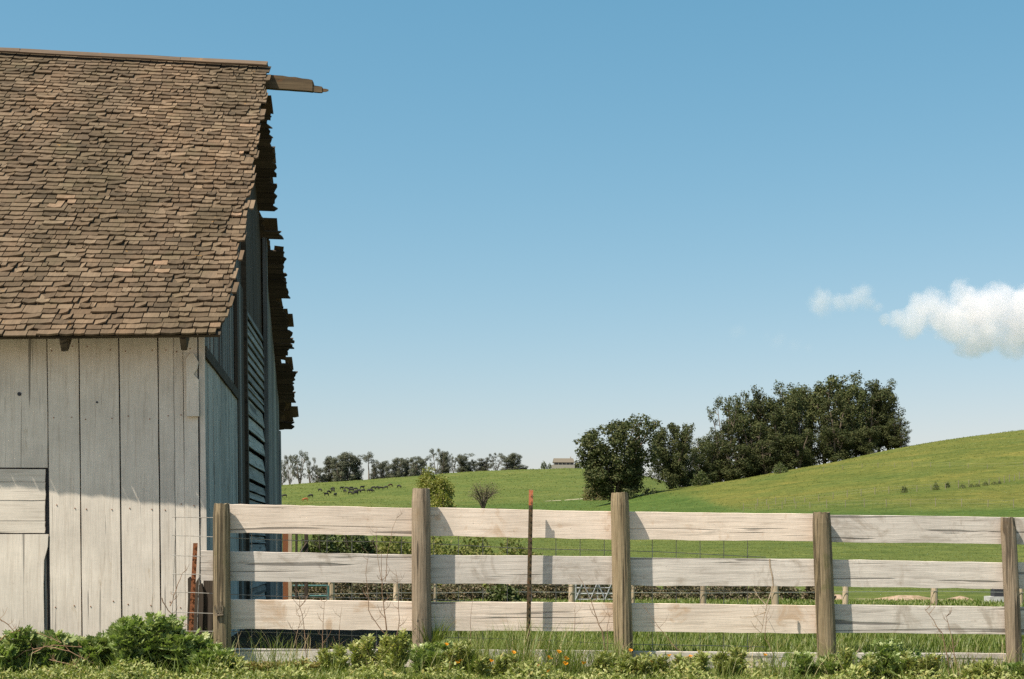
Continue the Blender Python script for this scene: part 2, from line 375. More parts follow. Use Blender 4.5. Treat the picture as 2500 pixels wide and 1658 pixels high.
def _blur(a, ax, r):
    p = np.pad(a, [(r, r) if i == ax else (0, 0) for i in (0, 1)], mode='edge')
    k = np.ones(2 * r + 1) / (2 * r + 1)
    return np.apply_along_axis(lambda m: np.convolve(m, k, mode='valid'), ax, p)
_res = DENSE - (H0 + F * 1.0 / np.exp(LD))[None, :]          # blur the departure from a flat plain, so near ground stays put
for _ in range(2): _res = _blur(_res, 1, 2)
_res = _blur(_res, 0, 3)
DENSE = _res + (H0 + F * 1.0 / np.exp(LD))[None, :]

def _wav(x, y):
    return (np.sin(x * 0.9 + 1.3) * np.cos(y * 0.7) * 0.012 + np.sin(x * 2.3 + y * 1.7) * 0.008
            + np.sin(x * 0.045 + 2) * np.cos(y * 0.038 + 1) * np.clip((np.abs(y) - 60) / 240, 0, 1) * 0.55
            + np.sin(x * 0.16 + y * 0.11) * np.clip((np.abs(y) - 60) / 200, 0, 1) * 0.10)
def height(x, y):
    x = np.asarray(x, float); y = np.asarray(y, float)
    rho = np.hypot(x, y); ph = np.arctan2(x, np.maximum(y, 1e-6))
    ph = np.where(y <= 0, np.sign(x) * R(60), np.clip(ph, -R(60), R(60)))
    px = np.clip(CX + F * np.tan(ph), -2500, 6000)
    Y = np.maximum(rho * np.cos(ph), 1e-3)
    ld = np.clip(np.log(np.maximum(Y, 12)), LD[0], LD[-1])
    fi = (px + 2500) / (PXD[1] - PXD[0]); i = np.clip(fi.astype(int), 0, len(PXD) - 2); fu = fi - i
    fj = (ld - LD[0]) / (LD[1] - LD[0]); j = np.clip(fj.astype(int), 0, len(LD) - 2); fv = fj - j
    py = ((DENSE[i, j] * (1 - fv) + DENSE[i, j + 1] * fv) * (1 - fu) + (DENSE[i + 1, j] * (1 - fv) + DENSE[i + 1, j + 1] * fv) * fu)
    zf = CZ - (py - H0) * Y / F
    b = np.clip((Y - 14) / 12, 0, 1); b = b * b * (3 - 2 * b)
    zn = -0.012 * np.clip(x, -8, 8) - 0.01
    return zn * (1 - b) + zf * b + _wav(x, y)
def hz(x, y): return float(height(np.array([x]), np.array([y]))[0])
_DD = np.exp(np.linspace(math.log(14), math.log(1100), 1400))
def hit(px, py, dmin=14, dmax=1100):
    """first place on the ground seen at this pixel"""
    xs = (px - CX) / F * _DD; zz = height(xs, _DD); pp = H0 - (zz - CZ) * F / _DD
    ok = np.where((pp <= py) & (_DD >= dmin) & (_DD <= dmax))[0]
    k = ok[0] if len(ok) else int(np.argmin(np.where((_DD >= dmin) & (_DD <= dmax), pp, 1e9)))
    return Vector((xs[k], _DD[k], zz[k]))
def at(px, Y):
    x = (px - CX) / F * Y
    return Vector((x, Y, hz(x, Y)))

# ground sheet
ang = np.radians(np.concatenate([np.arange(-180, -28, 4.0), np.arange(-28, 28, 0.25), np.arange(28, 180, 4.0)]))
rad = np.concatenate([[0.0], np.exp(np.linspace(math.log(2), math.log(9000), 250))])
Rg, Ag = np.meshgrid(rad, ang, indexing='ij')
GX = Rg * np.sin(Ag); GY = Rg * np.cos(Ag); GZ = height(GX, GY)
GZ = np.where(Rg > 3000, GZ * 1.0, GZ)
nA = len(ang); nR = len(rad)
gv = np.stack([GX, GY, GZ], -1).reshape(-1, 3)
ii, jj = np.meshgrid(np.arange(nR - 1), np.arange(nA), indexing='ij')
j2 = (jj + 1) % nA
gf = np.stack([ii * nA + jj, ii * nA + j2, (ii + 1) * nA + j2, (ii + 1) * nA + jj], -1).reshape(-1, 4)
Ys = np.maximum(gv[:, 1], 1); gpx = CX + F * gv[:, 0] / Ys; gpy = H0 - (gv[:, 2] - CZ) * F / Ys
front = gv[:, 1] > 5
curve = np.interp(gpx, [0, 1000, 1350, 1430, 1540, 1620, 1700, 1780, 1900, 2100, 2500, 3500], [1262, 1240, 1222, 1212, 1205, 1203, 1214, 1241, 1246, 1246, 1238, 1225])
below = np.clip((gpy - curve) / 5, 0, 1) * np.clip((1305 - gpy) / 30, 0, 1)
rightness = np.clip((gpx - 1560) / 150, 0, 1) * (gv[:, 1] < 520) * np.clip((curve - gpy) / 8 + 0.2, 0, 1)
dirt = np.clip((1.0 - (gv[:, 0] + 0.35) / 0.5), 0, 1) * np.clip((gv[:, 0] + 9) / 2, 0, 1) * np.clip((gv[:, 1] - 12.0) / 0.6, 0, 1) * np.clip((26 - gv[:, 1]) / 6, 0, 1)
zone = np.stack([rightness * front, below * front * (gv[:, 1] > 60), dirt * front, np.ones(len(gv))], -1)
m, nt, bs = newmat('pasture'); t = NT(nt)
pos = t.n('ShaderNodeNewGeometry').outputs['Position']
za = t.n('ShaderNodeVertexColor'); za.layer_name = 'zone'
sp = t.n('ShaderNodeSeparateColor'); t.l(za.outputs[0], sp.inputs[0])
n1 = t.noise(pos, 0.9, 6, 0.72); n2 = t.noise(pos, 0.035, 5, 0.65, 0.6); n3 = t.noise(t.mapping(pos, (0.10, 0.25, 0.25)), 1.0, 5, 0.7, 1.0)
c = t.ramp(n2, [(0.35, (0.094, 0.125, 0.028)), (0.55, (0.118, 0.143, 0.034)), (0.70, (0.140, 0.152, 0.042))])
yl = t.ramp(n2, [(0.34, (0.102, 0.128, 0.028)), (0.52, (0.130, 0.140, 0.030)), (0.68, (0.158, 0.150, 0.034))])
c = t.mix(sp.outputs[0], c, yl)
c = t.mix(t.math('MULTIPLY', sp.outputs[1], 0.9), c, (0.074, 0.118, 0.024))
c = t.mix(0.5, c, t.ramp(n3, [(0.32, (0.76, 0.86, 0.75)), (0.66, (1.2, 1.1, 1.1))]), 'MULTIPLY')
n5 = t.noise(t.mapping(pos, (0.018, 0.018, 1.1)), 1.0, 4, 0.65, 0.5)   # cattle terraces along the contours
farm = t.n('ShaderNodeMapRange'); ys_ = t.n('ShaderNodeSeparateXYZ'); t.l(pos, ys_.inputs[0]); t.l(ys_.outputs[1], farm.inputs['Value']); farm.inputs['From Min'].default_value = 120; farm.inputs['From Max'].default_value = 220; farm.inputs['To Max'].default_value = 0.4
c = t.mix(farm.outputs[0], c, t.ramp(n5, [(0.36, (0.70, 0.78, 0.72)), (0.5, (1.0, 1.0, 1.0)), (0.62, (1.22, 1.12, 1.2))]), 'MULTIPLY')
n6 = t.noise(pos, 0.05, 6, 0.8)
c = t.mix(0.6, c, t.ramp(n6, [(0.34, (0.72, 0.82, 0.72)), (0.5, (1.0, 1.0, 1.0)), (0.66, (1.25, 1.12, 1.15))]), 'MULTIPLY')
n4 = t.noise(pos, 0.22, 5, 0.75)
c = t.mix(0.7, c, t.ramp(n4, [(0.32, (0.62, 0.70, 0.60)), (0.5, (1.0, 1.0, 1.0)), (0.68, (1.40, 1.26, 1.3))]), 'MULTIPLY')
rd = t.n('ShaderNodeSeparateXYZ'); t.l(pos, rd.inputs[0])
rm = t.n('ShaderNodeMapRange'); t.l(rd.outputs[1], rm.inputs['Value']); rm.inputs['From Min'].default_value = 9.6; rm.inputs['From Max'].default_value = 8.6
c = t.mix(0.75, c, t.ramp(n1, [(0.30, (0.50, 0.56, 0.45)), (0.55, (1.0, 1.0, 1.0)), (0.72, (1.55, 1.42, 1.5))]), 'MULTIPLY')
nd = t.noise(pos, 2.5, 5, 0.7)
dm = t.math('MULTIPLY', sp.outputs[2], t.ramp(nd, [(0.30, 0.55), (0.5, 1.0)]))
c = t.mix(dm, c, (0.055, 0.027, 0.011))
c = t.mix(rm.outputs[0], c, t.ramp(n1, [(0.3, (0.28, 0.24, 0.19)), (0.7, (0.42, 0.37, 0.30))]))   # pale gravel added to unseen ground, bouncing warm light onto the walls
t.l(c, bs.inputs['Base Color']); bs.inputs['Roughness'].default_value = 0.95; bs.inputs['Specular IOR Level'].default_value = 0.1
t.l(t.bump(t.math('ADD', n1, t.math('MULTIPLY', n4, 2.0)), 0.8, 0.5), bs.inputs['Normal'])
M['pasture'] = m
kind(mobj('ground', gv, gf, M['pasture'], smooth=True, attr=zone), 'structure')

# ------------------------------------------------------------------ barn
PSI = R(5.0); CC, SS = math.cos(PSI), math.sin(PSI)
BO = Vector(((492 - CX) / F * 12.75, 12.75, 0.0))
barn = tag(empty('barn', BO, PSI), 'old white board barn with a ragged brown shingle roof and a grey gable end', 'barn')
LEAN = 0.0105
def sh(x, z): return x + LEAN * (2.78 - z)                # the whole barn leans a little
def front_x(px): q = (px - CX) / F; return -((BO.x - q * BO.y) / (CC - SS * q))
def front_z(px, py):
    x = front_x(px); Y = BO.y + x * SS
    return CZ - (py - H0) * Y / F
def gable_y(px): q = (px - CX) / F; return (BO.x - q * BO.y) / (SS + q * CC)
def gable_z(px, py): return CZ - (py - H0) * (BO.y + gable_y(px) * CC) / F
OV = 0.28                                                 # rake overhang
def eave(x): return (-(0.535 + 0.040 * min(x, 0.3)), 2.78 + 0.018 * x)
def ridge(x): return (4.5, 6.77 - 0.024 * x)
def roofp(x, s, h=0.0):
    """point on the front slope: s metres up from the eave, h above the deck"""
    ye, ze = eave(x); yr, zr = ridge(x)
    L = math.hypot(yr - ye, zr - ze); dy, dz = (yr - ye) / L, (zr - ze) / L
    sag = -0.05 * math.sin(math.pi * min(max(s / L, 0), 1)) * (0.6 + 0.4 * math.sin(x * 1.1 + 1))
    hh = h + sag
    z = ze + dz * s + dy * hh
    return Vector((sh(x, z), ye + dy * s - dz * hh, z))
def slope_len(x):
    ye, ze = eave(x); yr, zr = ridge(x); return math.hypot(yr - ye, zr - ze)
def roof_z_at(y):                                          # roof height above the gable wall, x = 0
    ye, ze = eave(0); yr, zr = ridge(0)
    if y <= yr: return ze + (y - ye) / (yr - ye) * (zr - ze)
    return zr - (y - yr) / 4.95 * (zr - 2.78)

# front wall
fw = empty('front_wall', (0, 0, 0)); fw.parent = barn
def vboard(parent, name, xa, xb, za, zb, y, T, mat, segs=8, wob=0.0022, jag0=0.0, rg=rnd):
    b = MB(); b.plank((xa, y, za), (0, 0, 1), (1, 0, 0), (0, -1, 0), zb - za, xb - xa, T, segs, wob, jag0, 0, rg)
    b.v = [(sh(x, z), yy, z) for x, yy, z in b.v]
    return b.build(name, mat, parent)
ZTOP = 2.98
seams = [front_x(p) for p in (116.5, 194, 291.5, 386.5, 424.5, 447.5, 484)]
gaps = [0.010, 0.012, 0.012, 0.013, 0.0045, 0.0035, 0.012]
for k in range(len(seams) - 1):
    vboard(fw, 'wall_board', seams[k] + gaps[k] / 2, seams[k + 1] - gaps[k + 1] / 2, 0.02, ZTOP, 0.0 - (0.003 if k % 2 else 0), 0.026, M['white_paint'])
vboard(fw, 'corner_board', seams[-1] + 0.006, 0.028, 0.02, ZTOP, 0.0, 0.022, M['white_paint'])
x = seams[0]
zd0 = front_z(60, 1142)
vboard(fw, 'wall_board', front_x(-30), x - 0.006, zd0, ZTOP, 0.0, 0.026, M['white_paint'])
xs_ = front_x(-30) - 0.012
while xs_ > -7.2:
    w_ = rnd.uniform(0.28, 0.38); vboard(fw, 'wall_board', xs_ - w_, xs_ - 0.012, 0.02, ZTOP, 0.0, 0.026, M['white_paint'], segs=4); xs_ -= w_
MB().box((-7.2, 0.012, 0.0), (0.0, 0.03, 2.95)).build('gap_backing', M['black'], fw)  # added black sheet standing in for interior shade between the boards
# hatch door of level planks over an upright board
dr = empty('door', (0, 0, 0)); dr.parent = barn
zz_ = [zd0 - 0.012, front_z(60, 1177), front_z(60, 1222), front_z(60, 1272), front_z(60, 1302)]
xl = front_x(-32)
for k in range(4):
    b = MB(); xr = x - 0.030 + rnd.uniform(-0.006, 0.004)
    b.plank((xl, -0.003 - 0.002 * (k % 2), zz_[k + 1] + 0.002), (1, 0, 0), (0, 0, 1), (0, -1, 0), xr - xl, zz_[k] - zz_[k + 1] - 0.004, 0.022, 4, 0.0012, 0, 0.004)
    b.v = [(sh(a, c_), b_, c_) for a, b_, c_ in b.v]
    b.build('plank', M['white_paint_h'], dr)
xs2 = front_x(60)
b = MB()
outl = [(xl, 0.03), (x - 0.050, 0.03), (x - 0.052, zz_[4] - 0.45), (x - 0.045, zz_[4] - 0.24), (x - 0.012, zz_[4] - 0.12), (x - 0.006, zz_[4] - 0.008), (xl, zz_[4] - 0.008)]
n = len(outl)
V_ = [(sh(a, c_), -0.004, c_) for a, c_ in outl] + [(sh(a, c_), -0.034, c_) for a, c_ in outl]
b.add(V_, [tuple(range(n)), tuple(reversed(range(n, 2 * n)))] + [(i, (i + 1) % n, n + (i + 1) % n, n + i) for i in range(n)])
b.build('broken_panel', M['white_paint'], dr)
b = MB(); b.plank((x - 0.046, 0.002, 0.05), (0, 0, 1), (1, 0, 0), (0, -1, 0), 0.9, 0.018, 0.02, 6, 0.002)
b.v = [(sh(a, c_), b_, c_) for a, b_, c_ in b.v]; b.build('splinter', M['grey_board'], dr)
# batten nailed at the corner
b = MB(); xa, xb = front_x(456.5), front_x(486); za, zb = front_z(470, 1018), front_z(470, 880); xm = (xa + xb) / 2
outl = [(xa, za), (xb, za), (xb, za + 0.33), (xb - 0.045, za + 0.375), (xb - 0.012, za + 0.42), (xb, zb - 0.02), (xm + 0.01, zb + 0.06), (xm - 0.02, zb + 0.05), (xa, zb)]
n = len(outl)
V_ = [(sh(a, c_), -0.034, c_) for a, c_ in outl] + [(sh(a, c_), -0.075, c_) for a, c_ in outl]
b.add(V_, [tuple(range(n)), tuple(reversed(range(n, 2 * n)))] + [(i, (i + 1) % n, n + (i + 1) % n, n + i) for i in range(n)])
b.build('corner_batten', M['white_paint'], barn)
# knot holes and bolt heads
for px, py, r_ in ((48, 963, 0.018), (237, 983, 0.010), (9, 1362, 0.012)):
    b = MB(); x0, z0 = front_x(px), front_z(px, py)
    b.tube([(sh(x0, z0), -0.0265, z0), (sh(x0, z0), -0.0325, z0)], r_, 8); b.build('knot', M['black'], fw)

nail = bpy.data.meshes.new('nail'); nb = MB().tube([(0, 0, 0), (0, -0.004, 0)], 0.0055, 6); nail.from_pydata(nb.v, [], nb.f); nail.materials.append(M['rust'])
for k in range(len(seams) - 1):
    for zr0 in (0.45, 1.32, 2.12, 2.72):
        w_ = seams[k + 1] - seams[k]
        for fr in ((0.18, 0.80) if w_ > 0.15 else (0.5,)):
            zz0 = zr0 + rnd.uniform(-0.03, 0.03); xx0 = seams[k] + w_ * fr + rnd.uniform(-0.02, 0.02)
            o = share('nail', nail, fw); o.location = (sh(xx0, zz0), -0.0265 - (0.003 if k % 2 else 0), zz0)
# gable wall
gw = empty('gable_wall', (0, 0, 0)); gw.parent = barn
def gboard(name, ya, yb, za, zb, xo, T, mat, slope_top=False, segs=6, wob=0.003, rg=rnd, jag0=0.0):
    b = MB()
    b.plank((xo, ya, za), (0, 0, 1), (0, 1, 0), (1, 0, 0), zb - za, yb - ya, T, segs, wob, jag0, 0, rg)
    if slope_top:
        b.v = [(vx, vy, min(vz, roof_z_at(vy) - 0.045)) for vx, vy, vz in b.v]
    b.v = [(sh(vx, vz), vy, vz) for vx, vy, vz in b.v]
    return b.build(name, mat, gw)
y_ = 0.004
while y_ < 2.80:                                            # painted lower boards
    w_ = min(rnd.uniform(0.24, 0.36), 2.84 - y_)
    if 2.84 - y_ - w_ < 0.1: w_ = 2.84 - y_
    gboard('gable_board', y_, y_ + w_ - 0.012, 0.02, 2.70 - 0.035 * y_, -0.010, 0.028 + rnd.uniform(-0.004, 0.004), M['old_white']); y_ += w_
y_ = 0.006
while y_ < 3.55:                                            # grey narrow boards above
    w_ = rnd.uniform(0.10, 0.20)
    mt = M['old_white'] if y_ < 0.30 else M['grey_board']
    gboard('gable_board', y_, y_ + w_ - rnd.uniform(0.008, 0.03), 2.60, 8.0, -0.034 + rnd.uniform(-0.012, 0.012), 0.024, mt, True, segs=4); y_ += w_
b = MB(); b.plank((0.02, 0.01, 2.665), (0, 1, 0.0), (0, 0, 1), (1, 0, 0), 2.84, 0.10, 0.022, 8, 0.004, 0, 0.02); b.v = [(sh(a, c_), q, c_ - 0.035 * q) for a, q, c_ in b.v]
b.build('ledge', M['dark_wood'], gw)
y_ = 2.86
for w_ in (0.22, 0.18, 0.34):
    gboard('gable_board', y_, y_ + w_ - 0.014, 0.02, 3.9, -0.008, 0.034, M['brown_board'] if w_ != 0.18 else M['grey_board']); y_ += w_
gboard('door_post', 3.57, 3.68, 0.02, 8.0, 0.0, 0.06, M['dark_wood'], True)
z_ = 3.80
while z_ > 0.1:                                             # level planks and thin slats of the blocked doorway
    wide = 1.80 < z_ < 2.75
    h_ = rnd.uniform(0.17, 0.22) if wide else rnd.uniform(0.085, 0.115)
    b = MB(); tl = 0.030 if wide else 0.022
    b.plank((-0.012 + rnd.uniform(-0.006, 0.006), 3.69, z_ - h_ + 0.006), (0, 1, 0), Vector((-tl, 0, h_ - 0.01)).normalized(), (1, 0, 0), 2.80, h_ - 0.006, 0.020, 6, 0.004, 0.0, 0.015)
    b.v = [(sh(vx, vz), vy, vz) for vx, vy, vz in b.v]
    b.build('door_plank', M['pale_plank'] if wide else M['grey_plank'], gw); z_ -= h_ + (0.030 if wide and rnd.random() < 0.6 else 0.005)
y_ = 3.70
while y_ < 6.45:                                            # loft boards over the doorway, set back
    w_ = min(rnd.uniform(0.14, 0.26), 6.5 - y_); gboard('loft_board', y_, y_ + w_ - 0.01, 3.78, 8.0, -0.045, 0.024, M['brown_board'], True, segs=4); y_ += w_
gboard('door_post', 6.49, 6.62, 0.02, 8.0, 0.0, 0.055, M['grey_board'], True)
y_ = 6.64
while y_ < 8.95:
    w_ = min(rnd.uniform(0.16, 0.28), 9.0 - y_)
    gboard('gable_board', y_, y_ + w_ - 0.012, 0.02, 8.0, -0.012, 0.026, M['old_white'] if rnd.random() < 0.35 else M['grey_board'], True); y_ += w_
gboard('corner_board', 8.86, 9.02, 0.02, 2.7, 0.016, 0.022, M['grey_board'])
b = MB(); pts = [(-0.15, 0.05, 0), (-0.15, 8.95, 0), (-0.15, 8.95, 2.7), (-0.15, 4.5, 6.55), (-0.15, 0.05, 2.75)]
b.add([(p[0], p[1], p[2]) for p in pts] + [(p[0] - 0.02, p[1], p[2]) for p in pts], [tuple(range(5)), (9, 8, 7, 6, 5)] + [(i, 5 + i, 5 + (i + 1) % 5, (i + 1) % 5) for i in range(5)])
b.build('gap_backing', M['brown_board'], gw)  # added dark brown sheet, gives the gable gaps their interior shade
MB().box((-7.2, 8.97, 0.0), (-0.02, 9.0, 2.7)).build('rear_wall', M['grey_board'], barn)
MB().box((-7.22, 0.02, 0.0), (-7.2, 8.98, 2.7)).build('end_wall', M['grey_board'], barn)

# roof: deck, rafters, rear sheathing boards, shingles, ridge cap, broken ridge beam
roof = empty('roof', (0, 0, 0)); roof.parent = barn
xsd = np.linspace(-7.4, OV - 0.055, 30); nd_ = 14
b = MB(); V_ = []
for h in (-0.012, -0.036):
    for xx in xsd:
        L = slope_len(xx)
        for k in range(nd_): V_.append(tuple(roofp(xx, 0.03 + (L - 0.03) * k / (nd_ - 1), h)))
nx = len(xsd); F_ = []
for a in range(nx - 1):
    for k in range(nd_ - 1):
        i0 = a * nd_ + k; F_.append((i0, i0 + nd_, i0 + nd_ + 1, i0 + 1)); i1 = nx * nd_ + i0; F_.append((i1, i1 + 1, i1 + nd_ + 1, i1 + nd_))
o_ = nx * nd_
for k in range(nd_ - 1):
    for a in (0, nx - 1):
        i0 = a * nd_ + k; F_.append((i0, i0 + 1, o_ + i0 + 1, o_ + i0))
for a in range(nx - 1):
    i0 = a * nd_; F_.append((i0, o_ + i0, o_ + i0 + nd_, i0 + nd_))
b.add(V_, F_); b.build('roof_deck', M['dark_wood'], roof)
for px in (181, 465, -105, -390):
    xr = front_x(px)
    for side in (0,):
        b = MB(); p0 = roofp(xr, 0.02, -0.04); p1 = roofp(xr, slope_len(xr), -0.04); d = (p1 - p0).normalized()
        nrm = Vector((0, d.z, -d.y))
        b.plank(p0 + Vector((-0.028, 0, 0)), d, (1, 0, 0), nrm, (p1 - p0).length, 0.056, 0.115, 3, 0.002, 0.01, 0)
        b.build('rafter', M['dark_wood'], roof)  # dark timber tone carries the eave shade on the tails
# rear slope boards, ragged at the rake
yr, zr = ridge(0); ang_r = math.atan2(zr - 2.78, 4.95); Lr = math.hypot(4.95, zr - 2.78)
def rearp(x, s, h=0.0):                                     # s metres down from the ridge
    z = zr - 0.024 * x * (1 - s / Lr) - math.sin(ang_r) * s + math.cos(ang_r) * h
    return Vector((sh(x, z), yr + math.cos(ang_r) * s + math.sin(ang_r) * h, z))
rs = random.Random(5)
s_ = 0.02; sidx = 0
dR = (rearp(0, 1) - rearp(0, 0)).normalized(); nR_ = Vector((0, dR.z, -dR.y)) * -1
while s_ < Lr:
    w_ = rs.uniform(0.10, 0.19); f = s_ / Lr
    ln = {0: 0.10}.get(sidx, None)
    if f < 0.10: e = rs.uniform(0.17, 0.22)
    elif f < 0.30: e = rs.uniform(0.22, 0.26)
    elif f < 0.335: e = rs.uniform(0.13, 0.24)
    elif f < 0.375: e = 0.02
    elif f < 0.40: e = 0.24
    elif f < 0.42: e = 0.03
    elif f < 0.56: e = rs.uniform(0.25, 0.28)
    elif f < 0.60: e = rs.uniform(0.12, 0.2)
    elif f < 0.74: e = rs.uniform(0.27, 0.31)
    elif f < 0.80: e = rs.choice([0.10, 0.22, 0.04])
    elif f < 0.90: e = rs.uniform(0.25, 0.30)
    else: e = rs.choice([0.05, 0.22, 0.24])
    b = MB(); p0 = rearp(-7.4, s_)
    b.plank(p0, (rearp(0, s_) - p0).normalized(), dR, nR_, 7.4 + e + (rs.uniform(-0.06, 0.03) if rs.random() < 0.5 else 0), w_ - rs.uniform(0.004, 0.014), 0.024, 3, 0.002, 0, 0.035, rs)
    b.build('sheathing_board', M['dark_wood'], roof); s_ += w_; sidx += 1
# shingles
def shingle_verts(w, l, t, curl, cup, rg):
    """tapered split shingle: x across, y up the slope from the butt, z out; lower corners may curl"""
    V = []
    for (yy, th) in ((0.0, t), (0.35 * l, t * 0.75), (l, 0.003)):
        for k in range(3):
            u = k / 2 - 0.5
            lift = (cup * (4 * u * u) + curl * (u * 2)) * (1 - yy / l) ** 2
            jy = (rg.uniform(-0.004, 0.004) if yy == 0 else 0)
            V.append((u * w, yy + jy, lift + th)); V.append((u * w, yy + jy, lift))
    Fc = []
    for i in range(2):
        for k in range(2):
            a = (i * 3 + k) * 2
            Fc += [(a, a + 2, a + 8, a + 6), (a + 1, a + 7, a + 9, a + 3)]
        a = (i * 3) * 2; Fc.append((a, a + 6, a + 7, a + 1))
        a = (i * 3 + 2) * 2; Fc.append((a, a + 1, a + 7, a + 6))
    for k in range(2):
        a = k * 2; Fc.append((a, a + 1, a + 3, a + 2))
    return V, Fc
rg = random.Random(21)
proto = []
for k in range(24):
    cup = rg.choice([0.0, 0.002, 0.004, 0.008]); curl = rg.choice([0, 0, 0.003, -0.003, 0.007, -0.006, 0.012]) if k > 5 else 0.0
    proto.append(shingle_verts(1.0, 0.27, rg.uniform(0.011, 0.019), curl * 1.4, cup * 1.2, rg))
pmesh = {}
def proto_mesh(k, fresh):
    if (k, fresh) not in pmesh:
        me = bpy.data.meshes.new('shingle'); V, Fc = proto[k]; me.from_pydata([tuple(v) for v in V], [], Fc)
        me.materials.append(M['shingle_new'] if fresh else M['shingle']); pmesh[(k, fresh)] = me
    return pmesh[(k, fresh)]
fresh_spots = [(front_x(332), 1.20, 0.20, 0.10), (front_x(375), 1.34, 0.10, 0.06), (front_x(70), 2.55, 0.10, 0.11), (front_x(125), 4.75, 0.05, 0.06), (front_x(505), 1.15, 0.09, 0.06),
               (0.16, 3.75, 0.07, 0.14), (0.16, 2.35, 0.08, 0.10), (0.16, 4.6, 0.06, 0.1), (0.20, 0.10, 0.07, 0.05)]
E_ROW = 0.0945
SH = []
row = 0; s_ = 0.0
while s_ < 6.33:
    xx = -4.6 + rg.uniform(-0.1, 0.0)
    wave = 0.012 * math.sin(row * 0.9)
    rag = OV + rg.uniform(-0.05, 0.035) - (0.10 if row == 0 else 0.05 if row == 1 else 0)
    while xx < rag - 0.02:
        w_ = rg.choice([0.055, 0.08, 0.10, 0.12, 0.13, 0.15, 0.17, 0.20]) * rg.uniform(0.9, 1.1)
        if xx + w_ > rag: w_ = max(0.05, rag - xx)
        xc = xx + w_ / 2
        sj = s_ + (0.3 if row < 2 else 1) * (0.010 * math.sin(xc * 2.1 + row * 0.35) + 0.006 * math.sin(xc * 5.3 + row) + rg.gauss(0, 0.0045))
        fresh = any(abs(xc - a) < ra and abs(s_ - c_) < rb for a, c_, ra, rb in fresh_spots)
        miss = (row > 1 and rg.random() < 0.010) or (fresh and rg.random() < 0.45)
        k = rg.randrange(6) if rg.random() < 0.62 or row == 0 else rg.randrange(24)
        if not miss:
            SH.append((s_, xc, w_ - rg.choice([0.004, 0.007, 0.013]), sj, k, fresh and rg.random() < 0.6, rg.gauss(0, 0.011) * (0.4 if row < 2 else 3 if rg.random() < 0.05 else 1), rg.uniform(-0.0015, 0.003) + (0.008 if rg.random() < 0.06 else 0)))
        xx += w_
    s_ += E_ROW; row += 1
def shingle_matrix(xc, sj, rot, lift, w):
    p = roofp(xc, sj, 0.010 + lift); q = roofp(xc, sj + 0.27, -0.010)
    yv = (q - p).normalized(); xv = (roofp(xc + 0.05, sj, 0) - roofp(xc - 0.05, sj, 0)).normalized()
    zv = xv.cross(yv).normalized(); xv = yv.cross(zv)
    m_ = Matrix((xv, yv, zv)).transposed().to_4x4() @ Matrix.Rotation(rot, 4, 'Z') @ Matrix.Diagonal((w, 1, 1, 1))
    m_.translation = p
    return m_
near = sorted([s for s in SH if s[1] > front_x(-12) - 0.0], key=lambda s: (s[0], -s[1]))[:298]
nearset = set(id(s) for s in near)
rest = {False: MB(), True: MB()}
for s in SH:
    mt = shingle_matrix(s[1], s[3], s[6], s[7], s[2])
    if id(s) in nearset:
        o = share('shingle', proto_mesh(s[4], s[5]), roof); o.matrix_local = mt
    else:
        V, Fc = proto[s[4]]; rest[s[5]].add([mt @ Vector(v) for v in V], Fc)
kind(rest[False].build('upper_shingles', M['shingle'], roof), 'stuff')
kind(rest[True].build('split_upper_shingles', M['shingle_new'], roof), 'stuff')
b = MB(); s_ = 0.20                                        # ragged shingle tails along the rear rake
while s_ < Lr:
    f = s_ / Lr
    for xo in (-0.34, -0.22, -0.11, 0.0, 0.12):
        if 0.335 < f < 0.375 or 0.40 < f < 0.42: continue
        if xo > 0.1 and rs.random() < 0.35: continue
        e = xo + rs.choice([rs.uniform(-0.04, 0.03), rs.uniform(0.0, 0.08), rs.uniform(0.05, 0.13)]) * (1 if xo > 0.1 else 0.3) if f > 0.06 else xo + 0.03
        V, Fc = proto[rs.randrange(24)]
        p = rearp(e, s_ + 0.10, 0.046); q = rearp(e, s_ - 0.17, 0.026)
        yv = (q - p).normalized(); xv = Vector((-1, 0, 0)); zv = xv.cross(yv).normalized()
        mt = Matrix((xv, yv, zv)).transposed().to_4x4() @ Matrix.Rotation(rs.gauss(0, 0.05), 4, 'Z') @ Matrix.Diagonal((rs.uniform(0.10, 0.17), 1, 1, 1)); mt.translation = p
        b.add([mt @ Vector(v) for v in V], Fc)
    s_ += E_ROW
kind(b.build('rear_shingles', M['shingle'], roof), 'stuff')
x0 = -7.4
while x0 < OV - 0.05:                                       # ridge cap boards
    l_ = min(rnd.uniform(1.2, 1.9), OV - x0 - 0.02)
    b = MB()
    for sgn in (1, -1):
        base = Vector((x0, 4.5 - 0.012 * sgn, ridge(x0)[1] + 0.052)); d = Vector((1, 0, -0.024)).normalized()
        wdv = Vector((0, -math.cos(0.66) * sgn, -math.sin(0.66)))
        nv = Vector((0, -math.sin(0.66) * sgn, math.cos(0.66)))
        b.plank(base, d, wdv, nv, l_ - 0.006, 0.115, 0.018, 5, 0.004, 0.0, 0.006)
    b.v = [(sh(a, c_), q, c_) for a, q, c_ in b.v]
    b.build('ridge_cap', M['ridge_wood'], roof); x0 += l_
Yb = BO.y + 4.5 * CC
def beam_x(px):                                            # along the ridge line in the barn's own axes
    q = (px - CX) / F; x0_, y0_ = BO.x - 4.5 * SS, BO.y + 4.5 * CC
    return (q * y0_ - x0_) / (CC - q * SS)
prof = [(560, 180, 214), (655, 183, 216), (672, 184, 217), (690, 184.5, 217.5), (706, 187, 218), (722, 187, 219), (738, 190, 219.5), (752, 191, 220), (763, 193, 221), (766, 199, 221), (768, 206, 221.5), (778, 207, 222), (786, 208, 222), (789, 212, 220), (796, 212.5, 219.5), (802, 214, 217)]
bm_v = []
